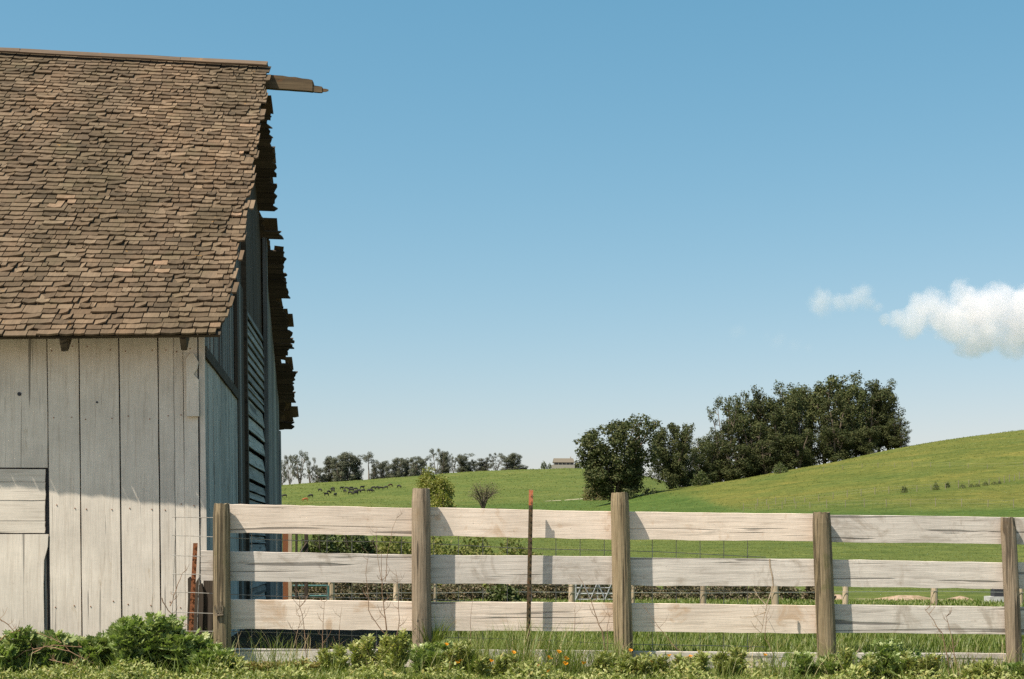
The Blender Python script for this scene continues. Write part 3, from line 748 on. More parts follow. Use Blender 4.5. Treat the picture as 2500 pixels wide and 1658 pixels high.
for i, (px, t0, b0) in enumerate(prof):
    xx = beam_x(px); zt0 = CZ - (t0 - H0) * Yb / F; zb0_ = CZ - (b0 - H0) * Yb / F; hw = 0.04 if px < 765 else 0.028 if px < 788 else 0.015
    bm_v += [(xx, 4.5 - hw, zb0_), (xx, 4.5 + hw, zb0_ + 0.004), (xx, 4.5 + hw, zt0 - 0.012), (xx, 4.5 - hw * 0.8, zt0)]
segs = len(prof) - 1
bf = [(0, 1, 2, 3), tuple(segs * 4 + k for k in (3, 2, 1, 0))]
for i in range(segs):
    for k in range(4): bf.append((i*4 + k, (i+1)*4 + k, (i+1)*4 + (k+1) % 4, i*4 + (k+1) % 4))
b = MB(); b.add(bm_v, bf)
o = b.build('ridge_beam', M['beam'], roof); o['label'] = 'broken splintered ridge beam jutting past the roof'

# ------------------------------------------------------------------ board fence
FA = Vector(((530 - CX) / F * 11.4, 11.4, 0.0))
fence = tag(empty('board_fence', FA, PSI), 'four-rail fence of pale weathered boards on round wooden posts', 'fence')
def fs(px): q = (px - CX) / F; return (q * FA.y - FA.x) / (CC - q * SS)
def fz(px, py): return CZ - (py - H0) * (FA.y + fs(px) * SS) / F
POSTS = [(544, 1230, 546, 0.068, 'post'), (1027, 1193, 1031, 0.077, 'post_pale'), (1508, 1203, 1522, 0.077, 'post'), (2000, 1251, 2013, 0.077, 'post'), (2452, 1263, 2470, 0.066, 'post_pale'), (2930, 1275, 2940, 0.07, 'post'), (3410, 1290, 3418, 0.072, 'post'), (3900, 1300, 3906, 0.07, 'post_pale')]
# rails: rows of (py top, py bottom) at px 570 and at px 2430
RR = [((1232, 1302), (1263, 1329)), ((1347, 1419), (1372.5, 1437)), ((1465, 1537), (1481, 1548)), ((1583, 1655), (1596.5, 1662))]
sL, sR = fs(570), fs(2430)
JO = [[-0.02, fs(1027), fs(2000), fs(4000)], [fs(489), fs(1508), fs(2452), fs(4000)], [-0.02, fs(1027), fs(2000), fs(4000)], [0.0, fs(1508), fs(2452), fs(4000)]]
MT = [['rail', 'rail', 'rail_grey'], ['rail_grey', 'rail_grey', 'rail_grey'], ['rail', 'rail', 'rail_grey'], ['rail_grey', 'rail_grey', 'rail_grey']]
rw = random.Random(3)
for r_, ((l0, l1), (r0, r1)) in enumerate(RR):
    zt = lambda s: fz(570, l0) + (fz(2430, r0) - fz(570, l0)) * (s - sL) / (sR - sL)
    zb = lambda s: fz(570, l1) + (fz(2430, r1) - fz(570, l1)) * (s - sL) / (sR - sL)
    for k in range(3):
        a, c_ = JO[r_][k] + 0.002, JO[r_][k + 1] - 0.002
        b = MB(); segs = 24; off = 0.002 * (k % 2)
        ph = rw.uniform(0, 6)
        for i in range(segs + 1):
            s = a + (c_ - a) * i / segs
            wv = 0.004 * math.sin(s * 1.7 + ph); e0 = rw.uniform(-0.0022, 0.0022); e1 = rw.uniform(-0.003, 0.003); bo = 0.004 * math.sin(s * 1.1 + ph)
            y0 = off + bo + 0.004; T = 0.040
            b.v += [(s, y0, zb(s) + wv + e1), (s, y0 + T, zb(s) + wv + e1), (s, y0 + T, zt(s) + wv + e0), (s, y0 + 0.003, zt(s) + wv + e0), (s, y0, zt(s) + wv + e0 - 0.003)]
            if i:
                p0 = (i - 1) * 5; p1 = i * 5
                b.f += [(p0 + q, p0 + (q + 1) % 5, p1 + (q + 1) % 5, p1 + q) for q in range(5)]
        b.f += [(0, 4, 3, 2, 1), tuple(segs * 5 + q for q in range(5))]
        b.build('rail', M[MT[r_][k]], fence)
def round_post(name, s0, z0, s1, z1, r, mat, parent, yl, rg, sides=18, segs=16, taper=0.06):
    V = []; Fc = []
    a1, a2 = rg.uniform(0, 6), rg.uniform(0, 6)
    for i in range(segs + 1):
        u = i / segs; z = z1 + (z0 - z1) * u; s = s1 + (s0 - s1) * u
        rr = r * (1 + taper * (0.5 - u)) * (1 - 0.10 * max(0, (u - 0.975) / 0.025))
        for k in range(sides):
            t_ = 2 * math.pi * k / sides
            w = 1 + 0.035 * math.sin(2 * t_ + a1) + 0.02 * math.sin(3 * t_ + a2 + u * 2) + rg.uniform(-0.012, 0.012)
            V.append((s + rr * w * math.cos(t_) + 0.004 * math.sin(u * 4 + a1), yl + rr * w * math.sin(t_), z + (rg.uniform(-0.008, 0.004) if i == segs else 0)))
    for i in range(segs):
        for k in range(sides):
            k2 = (k + 1) % sides
            Fc.append((i*sides + k, i*sides + k2, (i+1)*sides + k2, (i+1)*sides + k))
    V.append((s0, yl, z0 - 0.004)); c0 = len(V) - 1
    for k in range(sides): Fc.append((segs*sides + k, segs*sides + (k+1) % sides, c0))
    return mobj(name, V, Fc, mat, parent)
for (pt, yt, pb, r, mn) in POSTS:
    z0 = fz(pt, yt); zl = -0.25
    s_t = fs(pt); s_b = fs(pb) + (fs(pb) - fs(pt)) * 0.15
    po = round_post('post', s_t, z0, s_b, zl, r, M[mn], fence, -r + 0.002, rw)
    for (l0, l1), _ in RR[:3]:                                   # nail heads at the rails on pale posts
        pass
# broken knot stub on the first post
b = MB(); kx, kz = fs(541), fz(541, 1487)
for k in range(4): b.plank((kx - 0.03 + k * 0.014, -0.150, kz - 0.03), Vector((0.1 * (k - 1.5), -0.12, 1)).normalized(), (1, 0, 0), (0, 1, 0), 0.06 + 0.02 * (k % 3), 0.012, 0.018, 2, 0.003, 0.006, 0.012)
b.plank((kx - 0.035, -0.152, kz - 0.045), (1, 0, 0.05), (0, 0, 1), (0, 1, 0), 0.065, 0.012, 0.02, 2, 0.002)
b.build('broken_knot', M['post_pale'], fence)

# steel stakes
def stake(px0, py0, px1, py1, yl, w, mat, label, tip=None):
    root = tag(empty('steel_stake', FA + Vector((CC * fs(px1), SS * fs(px1), 0)), PSI), label, 'stake', 'steel stakes')
    dx = fs(px0) - fs(px1); zt = fz(px0, py0); zb = -0.2
    zg = fz(px1, py1); lean = dx / (zt - zg)
    def X(z): return dx + (z - zt) * lean
    def seg(za, zb_, m_, nm):
        b = MB()
        for (xa, xb, ya, yb) in ((-w / 2, w / 2, yl, yl + 0.005), (-0.003, 0.003, yl + 0.005, yl + 0.034)):
            b.add([(X(za) + xa, ya, za), (X(za) + xb, ya, za), (X(za) + xb, yb, za), (X(za) + xa, yb, za), (X(zb_) + xa, ya, zb_), (X(zb_) + xb, ya, zb_), (X(zb_) + xb, yb, zb_), (X(zb_) + xa, yb, zb_)],
                  [(0, 3, 2, 1), (4, 5, 6, 7), (0, 1, 5, 4), (1, 2, 6, 5), (2, 3, 7, 6), (3, 0, 4, 7)])
        z = za + 0.02
        while z < zb_ - 0.02:
            b.box((X(z) - 0.005, yl - 0.007, z), (X(z) + 0.005, yl + 0.001, z + 0.018)); z += 0.054
        return b.build(nm, m_, root)
    zs = zt - 0.125 if tip else zt
    seg(zb, zs, mat, 'stake')
    if tip: seg(zs + 0.0005, zt, tip, 'painted_tip')
    return root
stake(1293.5, 1197, 1286, 1590, -0.105, 0.034, M['tpost'], 'tall thin brown steel stake with a faded orange tip before the rails', M['tip'])
stake(473, 1326, 461, 1560, 0.10, 0.036, M['rust'], 'short rusty steel stake leaning in front of the barn corner')

# welded wire stock panels behind the rails
def wire_panel(pa, pb, ztop_l, ztop_r, yl, label, vfirst, nrow=8, ragged=False):
    root = tag(empty('wire_mesh_fence', FA + Vector((CC * fs(pa), SS * fs(pa), 0)), PSI), label, 'wire mesh', 'welded wire mesh')
    s0, s1 = 0.0, fs(pb) - fs(pa); rw2 = random.Random(int(pa))
    def zt(s): return ztop_l + (ztop_r - ztop_l) * s / s1
    for k in range(nrow):
        b = MB(); pts = []
        e = 0.0 if not ragged or k in (0, 1, 3, 5) else rw2.uniform(0.0, 0.02)
        st = -0.03 if ragged else 0.0
        for i in range(13):
            s = st + (s1 - st) * i / 12
            pts.append((s - 0.018 * k * 0.0, yl + 0.006 * math.sin(s * 2 + k), zt(s) - 0.1525 * k + 0.006 * math.sin(s * 3.1 + k * 2)))
        b.tube(pts, 0.0030, 5); b.build('horizontal_wire', M['wire'], root)
    s = vfirst; k = 0
    while s < s1 + 0.001:
        b = MB(); ln = -0.035 if ragged and s < 0.4 else 0.0
        b.tube([(s, yl + 0.006, zt(s)), (s + ln * 0.5, yl + 0.008, zt(s) - 0.5), (s + ln * 1.1, yl + 0.004, zt(s) - 0.1525 * (nrow - 1) - 0.05)], 0.0030, 5)
        b.build('vertical_wire', M['wire'] , root); s += 0.2015; k += 1
    return root
wire_panel(425, 1022, fz(425, 1262), fz(1022, 1281), 0.085, 'wire mesh panel ending in front of the barn corner, behind the left rails', 0.0, ragged=True)
wire_panel(1030, 1878, fz(1030, 1282), fz(1878, 1314), 0.10, 'wire mesh panel behind the rails from the second post past the third', 0.10)

# stump of an old post under the panel
root = tag(empty('old_post_stub', FA + Vector((CC * fs(466), SS * fs(466), 0)) + Vector((-SS, CC, 0)) * 0.42, PSI), 'dark rotten post stub behind the short rusty stake', 'post')
b = MB(); rs2 = random.Random(9)
for k in range(5):
    b.plank((-0.095 + k * 0.042, rs2.uniform(-0.02, 0.02), -0.1), (0.02, 0, 1), (1, 0, 0), (0, 1, 0), rs2.uniform(0.72, 0.92), 0.042, 0.07, 5, 0.005, 0, 0.04, rs2)
b.build('timber', M['brown_board'], root)
b = MB(); b.plank((0.12, 0.03, -0.1), (0, 0, 1), (1, 0, 0), (0, 1, 0), 0.75, 0.10, 0.04, 5, 0.004, 0, 0.02, rs2); b.build('board', M['grey_board'], root)

# ------------------------------------------------------------------ leaf engine
def leaf_template(kind_):
    if kind_ == 'diamond':
        return np.array([(0, 0, 0), (0.28, 0.5, 0.05), (0, 1, -0.05), (-0.28, 0.5, 0.05)]), [(0, 1, 2), (0, 2, 3)]
    if kind_ == 'tri':
        return np.array([(-0.18, 0, 0), (0.18, 0, 0), (0, 1, 0.05)]), [(0, 1, 2)]
    if kind_ == 'lobed':
        V = [(0, 0, 0)]; n = 11
        for k in range(n):
            a = math.pi * (-0.12 + 1.24 * k / (n - 1)); r = 0.60 if k % 2 == 0 else 0.40
            if k in (4, 6): r *= 1.15
            V.append((math.cos(a) * r, 0.25 + math.sin(a) * r * 1.05, 0.10 * (r > 0.5) - 0.05))
        return np.array(V), [(0, k, k + 1) for k in range(1, n)]
    if kind_ == 'jag':
        V = []; Fc = []
        n = 6
        for k in range(n + 1):
            u = k / n; w = 0.20 * math.sin(math.pi * (0.12 + 0.86 * u)) * (1.25 if k % 2 else 0.45)
            V += [(-w, u, 0.10 * math.sin(u * 3)), (w, u + 0.03, 0.10 * math.sin(u * 3))]
        for k in range(n): Fc += [(2*k, 2*k+1, 2*k+3), (2*k, 2*k+3, 2*k+2)]
        return np.array(V), Fc
    if kind_ == 'blade':
        V = [(-0.5, 0, 0), (0.5, 0, 0), (-0.42, 0.45, 0.06), (0.42, 0.45, 0.06), (-0.25, 0.8, 0.20), (0.25, 0.8, 0.20), (0, 1, 0.36)]
        return np.array(V), [(0, 1, 3), (0, 3, 2), (2, 3, 5), (2, 5, 4), (4, 5, 6)]
def leaves(pos, dirs, nrm, size, kind_, wide=1.0, rng=nrg):
    """one leaf per position: grows along dirs, faces nrm"""
    T, Fc = leaf_template(kind_)
    d = dirs / np.linalg.norm(dirs, axis=1, keepdims=True)
    x = np.cross(d, nrm); x /= np.maximum(np.linalg.norm(x, axis=1, keepdims=True), 1e-6)
    n = np.cross(x, d)
    size = np.broadcast_to(np.asarray(size), (len(pos),)); wide = np.broadcast_to(np.asarray(wide), (len(pos),))
    V = (pos[:, None, :] + size[:, None, None] * (T[None, :, 0:1] * wide[:, None, None] * x[:, None, :] + T[None, :, 1:2] * d[:, None, :] + T[None, :, 2:3] * n[:, None, :]))
    Fa = np.array(Fc)[None] + (np.arange(len(pos)) * len(T))[:, None, None]
    return V.reshape(-1, 3), Fa.reshape(-1, 3)
def rdir(n, rng=nrg):
    v = rng.normal(size=(n, 3)); return v / np.linalg.norm(v, axis=1, keepdims=True)

# ------------------------------------------------------------------ trees
def euc_mesh(seed, style):
    """unit-height eucalyptus: returns trunk mesh, crown mesh"""
    rg = random.Random(seed); ng = np.random.default_rng(seed)
    tb = MB(); cl = []
    nst = {'tall': 3, 'round': 8, 'open': 4, 'umbrella': 1, 'wedge': 3}[style]
    for s in range(nst):
        az = 2 * math.pi * s / nst + rg.uniform(-0.5, 0.5)
        spread = {'tall': 0.10, 'round': 0.30, 'open': 0.20, 'umbrella': 0.03, 'wedge': 0.16}[style] * rg.uniform(0.5, 1.1)
        top = rg.uniform(0.78, 0.97)
        if style == 'round': top = rg.uniform(0.62, 0.95); spread = rg.uniform(0.10, 0.34)
        pts = []; n = 7
        for i in range(n):
            u = i / (n - 1)
            pts.append(Vector((math.cos(az) * spread * u ** 1.2 + 0.012 * rg.uniform(-1, 1) * u, math.sin(az) * spread * u ** 1.2 + 0.012 * rg.uniform(-1, 1) * u, top * u)))
        tb.tube(pts, [0.020 * (1 - 0.85 * i / (n - 1)) / (nst ** 0.4) + 0.002 for i in range(n)], 6)
        lo = {'tall': 0.06, 'round': 0.05, 'open': 0.20, 'umbrella': 0.70, 'wedge': 0.08}[style]
        nl = {'tall': 13, 'round': 11, 'open': 8, 'umbrella': 5, 'wedge': 10}[style]
        for k in range(nl):
            u = lo + (1 - lo) * (k + rg.random() * 0.8) / nl
            fi = u * (n - 1); i = min(int(fi), n - 2); p0 = pts[i].lerp(pts[i + 1], fi - i)
            a2 = rg.uniform(0, 2 * math.pi) if style != 'round' else az + rg.gauss(0, 0.9)
            ln = {'tall': 0.15, 'round': 0.19, 'open': 0.15, 'umbrella': 0.17, 'wedge': 0.17}[style] * rg.uniform(0.5, 1.1) * (1.15 - 0.55 * u)
            tip = p0 + Vector((math.cos(a2) * ln, math.sin(a2) * ln, ln * rg.uniform(0.5, 1.3)))
            if tip.z > 1.0: tip.z = 1.0 - rg.uniform(0, 0.05)
            mid = p0.lerp(tip, 0.55) + Vector((0, 0, -0.02))
            tb.tube([p0, mid, tip], [0.006, 0.004, 0.0015], 4)
            rr = {'tall': 0.058, 'round': 0.058, 'open': 0.045, 'umbrella': 0.070, 'wedge': 0.065}[style] * rg.uniform(0.55, 1.35)
            cl.append((tip, rr)); 
            if style in ('tall', 'round', 'wedge') and rg.random() < 0.7: cl.append((mid, rr * 0.8))
        cl.append((pts[-1], 0.06))
    if style == 'round':
        for k in range(16):
            a2 = rg.uniform(0, 6.28); q = rg.uniform(0.0, 0.24); cl.append((Vector((math.cos(a2) * q, math.sin(a2) * q, rg.uniform(0.3, 0.82))), 0.085))
        for k in range(40):
            a2 = rg.uniform(0, 6.28); el = rg.uniform(0.05, 1.5); q = 0.36 * math.cos(el) * rg.uniform(0.75, 1.05); cl.append((Vector((math.cos(a2) * q, math.sin(a2) * q, 0.42 + 0.52 * math.sin(el) * rg.uniform(0.85, 1.02))), rg.uniform(0.035, 0.065)))
        for k in range(12):
            a2 = rg.uniform(0, 6.28); q = rg.uniform(0.10, 0.30); cl.append((Vector((math.cos(a2) * q, math.sin(a2) * q, rg.uniform(0.07, 0.40))), 0.085))
    if style == 'tall':
        for k in range(4):
            a2 = rg.uniform(0, 6.28); q = rg.uniform(0.02, 0.13); cl.append((Vector((math.cos(a2) * q, math.sin(a2) * q, rg.uniform(0.05, 0.3))), 0.07))
    if style == 'wedge':
        for k in range(12):
            a2 = rg.uniform(0, 6.28); q = rg.uniform(0.05, 0.22); cl.append((Vector((math.cos(a2) * q, math.sin(a2) * q, rg.uniform(0.06, 0.35))), 0.08))
    P_, D_, N_, S_ = [], [], [], []
    dens = {'tall': 190, 'round': 190, 'open': 170, 'umbrella': 190, 'wedge': 190}[style]
    for c_, r in cl:
        n = int(dens * (r / 0.07) ** 2)
        d = rdir(n, ng); rad_ = r * ng.uniform(0.30, 1.0, n) ** 0.5 * (1 + 0.25 * np.sin(d[:, 0] * 7 + r * 99) * np.cos(d[:, 2] * 6 + r * 57))
        p = np.array(c_)[None] + d * rad_[:, None] * np.array([0.92, 0.92, 1.0 if style == 'round' else 1.2])
        P_.append(p); D_.append(d * 0.35 + np.array([0, 0, -0.8]) + ng.normal(size=(n, 3)) * 0.45); N_.append(d + np.array([0, 0, 0.35]) + ng.normal(size=(n, 3)) * 0.25); S_.append(ng.uniform(0.010, 0.026, n))
    V, Fa = leaves(np.concatenate(P_), np.concatenate(D_), np.concatenate(N_), np.concatenate(S_), 'diamond', 1.5, ng)
    V[:, 2] = np.maximum(V[:, 2], 0.01)
    tm = bpy.data.meshes.new('trunk'); tm.from_pydata(tb.v, [], tb.f); tm.materials.append(M['bark'])
    return tm, V, Fa
def crown_mesh(V, Fa, mat):
    me = bpy.data.meshes.new('crown'); me.from_pydata(V.tolist(), [], Fa.tolist()); me.materials.append(mat); return me
EU = {}
for key, seed, st in (('t1', 1, 'tall'), ('t2', 2, 'tall'), ('t3', 3, 'tall'), ('t4', 14, 'tall'), ('o1', 4, 'open'), ('o2', 5, 'open'), ('u1', 6, 'umbrella'), ('w1', 7, 'wedge'), ('w2', 8, 'wedge'), ('r1', 9, 'round'), ('r2', 10, 'round')):
    tm, V, Fa = euc_mesh(seed, st)
    wd = np.percentile(np.abs(V[:, 0]), 97)
    EU[key] = (tm, crown_mesh(V, Fa, M['euc']), crown_mesh(V, Fa, M['euc_hazed']), wd)
def tree(name, label, cat, key, px, base, top_py, wpx, far=False, group=None, rz=0.0, tilt=0.0):
    tm, c1, c2, wd = EU[key]; Y = base.y
    hgt = CZ - (top_py - H0) * Y / F - base.z
    sink = 0.16 * hgt if far else 0.01 * hgt
    hgt += sink
    sx = (wpx / 2 * Y / F) / wd
    r = tag(empty(name, base), label, cat, group); r.rotation_euler = (0, tilt, 0)
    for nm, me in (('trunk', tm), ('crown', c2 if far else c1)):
        o = share(nm, me, r); o.scale = (sx, sx, hgt); o.rotation_euler = (0, 0, rz); o.location = (0, 0, -sink)
    return r
rt = random.Random(77)
FAR = [(688,1122,30,'o1'), (707,1111,34,'o2'), (732,1102,46,'o1'), (757,1114,30,'o2'), (778,1136,34,'w1'), (806,1115,44,'t1'), (828,1113,40,'t2'), (851,1101,52,'t3'), (868,1110,38,'t4'),
       (901,1104,34,'u1'), (913,1131,26,'t2'), (933,1124,32,'t1'), (953,1131,30,'w2'), (970,1115,36,'t3'), (992,1117,32,'t4'), (1012,1116,36,'t2'), (1031,1115,30,'t1'), (1065,1095,40,'o2'),
       (1081,1099,30,'t3'), (1095,1108,24,'o1'), (1107,1117,26,'o2'), (1129,1107,40,'t4'), (1148,1122,28,'w1'), (1168,1127,34,'w2'), (1187,1117,36,'t2'), (1212,1106,36,'o2'), (1243,1111,46,'t1'), (1257,1104,34,'t3'), (1275,1135,34,'w1')]
desc = {'o': 'open-branched', 't': 'bushy', 'w': 'low spreading', 'u': 'umbrella-topped'}
for i, (px, ty, w, key) in enumerate(FAR):
    Y = 968 + rt.uniform(-8, 28)
    tree('ridge_tree', '%s dark tree on the far ridge, %s along the row from the barn' % (desc[key[0]], ORD[i]), 'tree', key, px, at(px, Y), ty, w, True, 'trees along the far ridge', rt.uniform(0, 6))
GROVE = [(1772,965,66,'o2',452), (1758,1030,60,'w1',446), (1803,975,70,'t1',460), (1822,957,60,'o1',470), (1848,948,52,'t2',466), (1838,1010,80,'w2',448), (1880,962,66,'t3',462), (1902,975,60,'t1',450), (1930,930,66,'t4',470),
         (1953,944,60,'t2',456), (1981,941,60,'t3',468), (2013,921,70,'t1',462), (2040,960,60,'t2',450), (2066,916,72,'t4',466), (2090,935,56,'t3',456), (2121,936,70,'t2',462), (2146,931,56,'t1',470), (2168,947,54,'t3',462), (2186,1015,48,'t4',458), (2200,1046,40,'w1',456),
         (1718,1072,70,'w2',440), (1735,1058,60,'w1',452), (1700,1105,56,'w1',436), (1790,1075,80,'w2',438), (1870,1060,84,'w1',440), (1950,1050,84,'w2',442), (2040,1040,84,'w1',444), (2115,1040,70,'w2',446)]
GROVE.sort(key=lambda g: g[0])
for i, (px, ty, w, key, Y) in enumerate(GROVE):
    tree('grove_tree', '%s eucalyptus in the dense grove on the right hill, %s from the left' % ({'o': 'loose-crowned', 't': 'tall dark', 'w': 'low wide'}[key[0]], ORD[i]), 'tree', key, px, at(px, Y), ty, w * 1.12, False, 'trees of the dense grove', rt.uniform(0, 6))
tree('eucalyptus', 'big round dark eucalyptus standing alone left of the grove', 'tree', 'r1', 1500, at(1502, 395), 1014, 166, rz=0.4)
tree('eucalyptus', 'smaller eucalyptus with a forked crown beside the big round one', 'tree', 'r2', 1640, at(1640, 418), 1028, 100, rz=1.1)
tree('undergrowth_tree', 'low dark bushy tree filling the gap before the grove', 'tree', 'w2', 1672, at(1672, 424), 1108, 80, rz=2.2)

def leafy(name, label, cat, base, wx, h, mat, n, lsize, style='dome', trunk=None, group=None, seed=0, kind_='diamond', twiggy=0, wide=1.3, lean=0.0):
    """shrub or small tree: limbs plus leaf clumps"""
    ng = np.random.default_rng(seed + 100); rg = random.Random(seed)
    r = tag(empty(name, base), label, cat, group)
    b = MB(); tips = []
    ns = 5 if style == 'dome' else 4
    for s in range(ns + twiggy):
        az = 6.283 * s / (ns + twiggy) + rg.uniform(-0.4, 0.4); q = rg.uniform(0.35, 0.9)
        tip = Vector((math.cos(az) * wx * q + lean * h, math.sin(az) * wx * q, h * rg.uniform(0.55, 0.95)))
        mid = Vector((tip.x * 0.35, tip.y * 0.35, tip.z * 0.55)); b.tube([(0, 0, -0.03 * h), mid, tip], [0.035 * h, 0.022 * h, 0.006 * h], 5); tips.append(tip)
        for k in range(3 if not twiggy else 6):
            t2 = mid.lerp(tip, rg.uniform(0.2, 1)) + Vector((rg.uniform(-1, 1) * wx * 0.35, rg.uniform(-1, 1) * wx * 0.35, rg.uniform(-0.1, 0.35) * h * 0.5))
            b.tube([mid.lerp(tip, rg.uniform(0, 0.6)), t2], [0.010 * h, 0.003 * h], 4); tips.append(t2)
    b.build('trunk', M['bark_dark'], r)
    P_, D_ = [], []
    if style == 'dome':
        d = rdir(n, ng); d[:, 2] = np.abs(d[:, 2])
        lump = 1 + 0.18 * np.sin(d[:, 0] * 5 + seed) * np.cos(d[:, 1] * 6) + 0.12 * np.sin(d[:, 2] * 9 + d[:, 0] * 7)
        p = d * (ng.uniform(0.35, 1, n) ** 0.5 * lump)[:, None] * np.array([wx, wx, h])
    else:
        k = ng.integers(0, len(tips), n); c_ = np.array([tuple(t_) for t_ in tips])[k]; d = rdir(n, ng)
        p = c_ + d * (ng.uniform(0, 1, n) ** 0.5)[:, None] * np.array([wx, wx, h]) * 0.24
    p[:, 2] = np.maximum(p[:, 2], 0.02 * h)
    V, Fa = leaves(p, d * 0.7 + ng.normal(size=(n, 3)) * 0.6, d + ng.normal(size=(n, 3)) * 0.6 + np.array([0, 0, 0.4]), ng.uniform(0.6, 1.4, n) * lsize, kind_, wide, ng)
    mobj('crown', V, Fa, mat, r)
    return r
def shrub_at(name, label, cat, px, py_base, py_top, wpx, mat, n, style='dome', group=None, seed=0, dmin=60, lf=0.06, lean=0.0, twiggy=0):
    b_ = hit(px, py_base, dmin); h = CZ - (py_top - H0) * b_.y / F - b_.z; wx = wpx / 2 * b_.y / F
    return leafy(name, label, cat, b_, wx, h, mat, n, lf * max(h, wx), style, group=group, seed=seed, lean=lean, twiggy=twiggy)
shrub_at('willow', 'yellow-green willow behind the second fence post', 'tree', 1060, 1246, 1160, 96, M['willow'], 9000, 'clump', seed=2, lf=0.05, twiggy=3)
shrub_at('willow_shoot', 'round yellow-green bush at the foot of the willow', 'bush', 1078, 1248, 1200, 60, M['willow'], 2200, 'dome', seed=3, lf=0.09)
shrub_at('bare_tree', 'nearly leafless grey spreading tree between second post and orange-tipped stake', 'tree', 1180, 1244, 1182, 92, M['bare'], 2600, 'clump', seed=4, lf=0.032, twiggy=10)
shrub_at('dry_bush', 'brownish round bush at the foot of the big eucalyptus', 'bush', 1452, 1222, 1188, 62, M['brownshrub'], 1800, 'dome', seed=5, lf=0.10)
shrub_at('pale_shrub', 'pale grey-green bush on the grove edge below the low trees', 'bush', 1712, 1186, 1152, 44, M['shrub'], 900, 'dome', seed=6, lf=0.12)
shrub_at('pale_shrub', 'small light bush under the grove trunks', 'bush', 1905, 1156, 1130, 34, M['shrub'], 700, 'dome', seed=7, lf=0.12)
for i, (px, py, h_, w) in enumerate([(2208, 1203, 16, 14), (2285, 1196, 16, 14), (2313, 1191, 14, 11), (2350, 1192, 10, 18), (2372, 1190, 9, 16), (2386, 1189, 9, 14), (2406, 1186, 10, 15), (2428, 1184, 9, 16), (2440, 1182, 8, 10)]):
    shrub_at('hillside_shrub', 'small scrubby bush on the right hillside fence line, %s from the left' % ORD[i], 'bush', px, py, py - h_, w, M['shrub'], 260, 'dome', 'bushes on the hillside fence line', 20 + i, lf=0.16)

# pale track below the big eucalyptus
pts = [hit(px, py, 100) for px, py in ((1330, 1224), (1372, 1222), (1410, 1219), (1445, 1216), (1472, 1213))]
b = MB()
for i, p in enumerate(pts):
    for s in (-1, 1):
        yy = p.y + s * 3.0; b.v.append((p.x, yy, hz(p.x, yy) + 0.05))
for i in range(len(pts) - 1): b.f.append((2*i, 2*i + 2, 2*i + 3, 2*i + 1))
kind(b.build('track', M['path']), 'structure')

# ------------------------------------------------------------------ house on the ridge
hb = at(1376, 962)
house = tag(empty('house', hb, R(4)), 'long low grey house with a tan roof on the ridge beside the big tree', 'house')
k_ = 962 / F
def hp(px): return (px - 1376) * k_
zr_ = lambda py: CZ - (py - H0) * 962 / F - hb.z
zb0 = -0.6; ze_ = zr_(1129.5); zt_ = zr_(1119)
MB().box((hp(1353), -3.5, zb0 + 1.0), (hp(1399), 3.5, ze_)).build('wall', M['house_wall'], house)
MB().box((hp(1345), -6.2, zb0 - 1.0), (hp(1401), -3.6, zr_(1136))).build('terrace_wall', M['house_base'], house)
b = MB(); x0, x1 = hp(1350), hp(1401)
b.add([(x0, -4.6, ze_ - 0.1), (x1, -4.6, ze_ - 0.1), (x1, 4.6, ze_ - 0.1), (x0, 4.6, ze_ - 0.1), (x0 + 0.4, 0, zt_), (x1 - 0.4, 0, zt_)], [(0, 1, 5, 4), (2, 3, 4, 5), (0, 4, 3), (1, 2, 5), (3, 2, 1, 0)])
rf = b.build('roof', M['house_roof'], house)
MB().box((hp(1392), -0.4, zt_ - 0.6), (hp(1392) + 0.7, 0.4, zt_ + 1.1)).build('chimney', M['house_base'], rf)
for k in range(7):
    xa = hp(1355 + k * 6.4); MB().box((xa, -3.56, ze_ - 1.75), (xa + 1.15, -3.48, ze_ - 0.4)).build('window', M['glass'], house)
for k in range(6):
    xa = hp(1352 + k * 9.4); MB().box((xa, -4.4, -0.4), (xa + 0.18, -4.22, ze_ - 0.12)).build('porch_post', M['house_base'], house)
for i, (px, top, w, lb) in enumerate([(1328, 1127, 14, 'grey-green bush at the left end of the ridge house'), (1342, 1132, 12, 'low bush just left of the ridge house'), (1408, 1125, 12, 'dark bush at the right end of the ridge house'), (1425, 1122, 22, 'dark low tree between the ridge house and the big tree')]):
    bb = at(px, 958); h = CZ - (top - H0) * 958 / F - bb.z
    leafy('garden_bush', lb, 'bush', bb, w / 2 * k_, h, M['shrub'] if i < 2 else M['euc'], 420, 0.13 * h, 'dome', seed=40 + i)

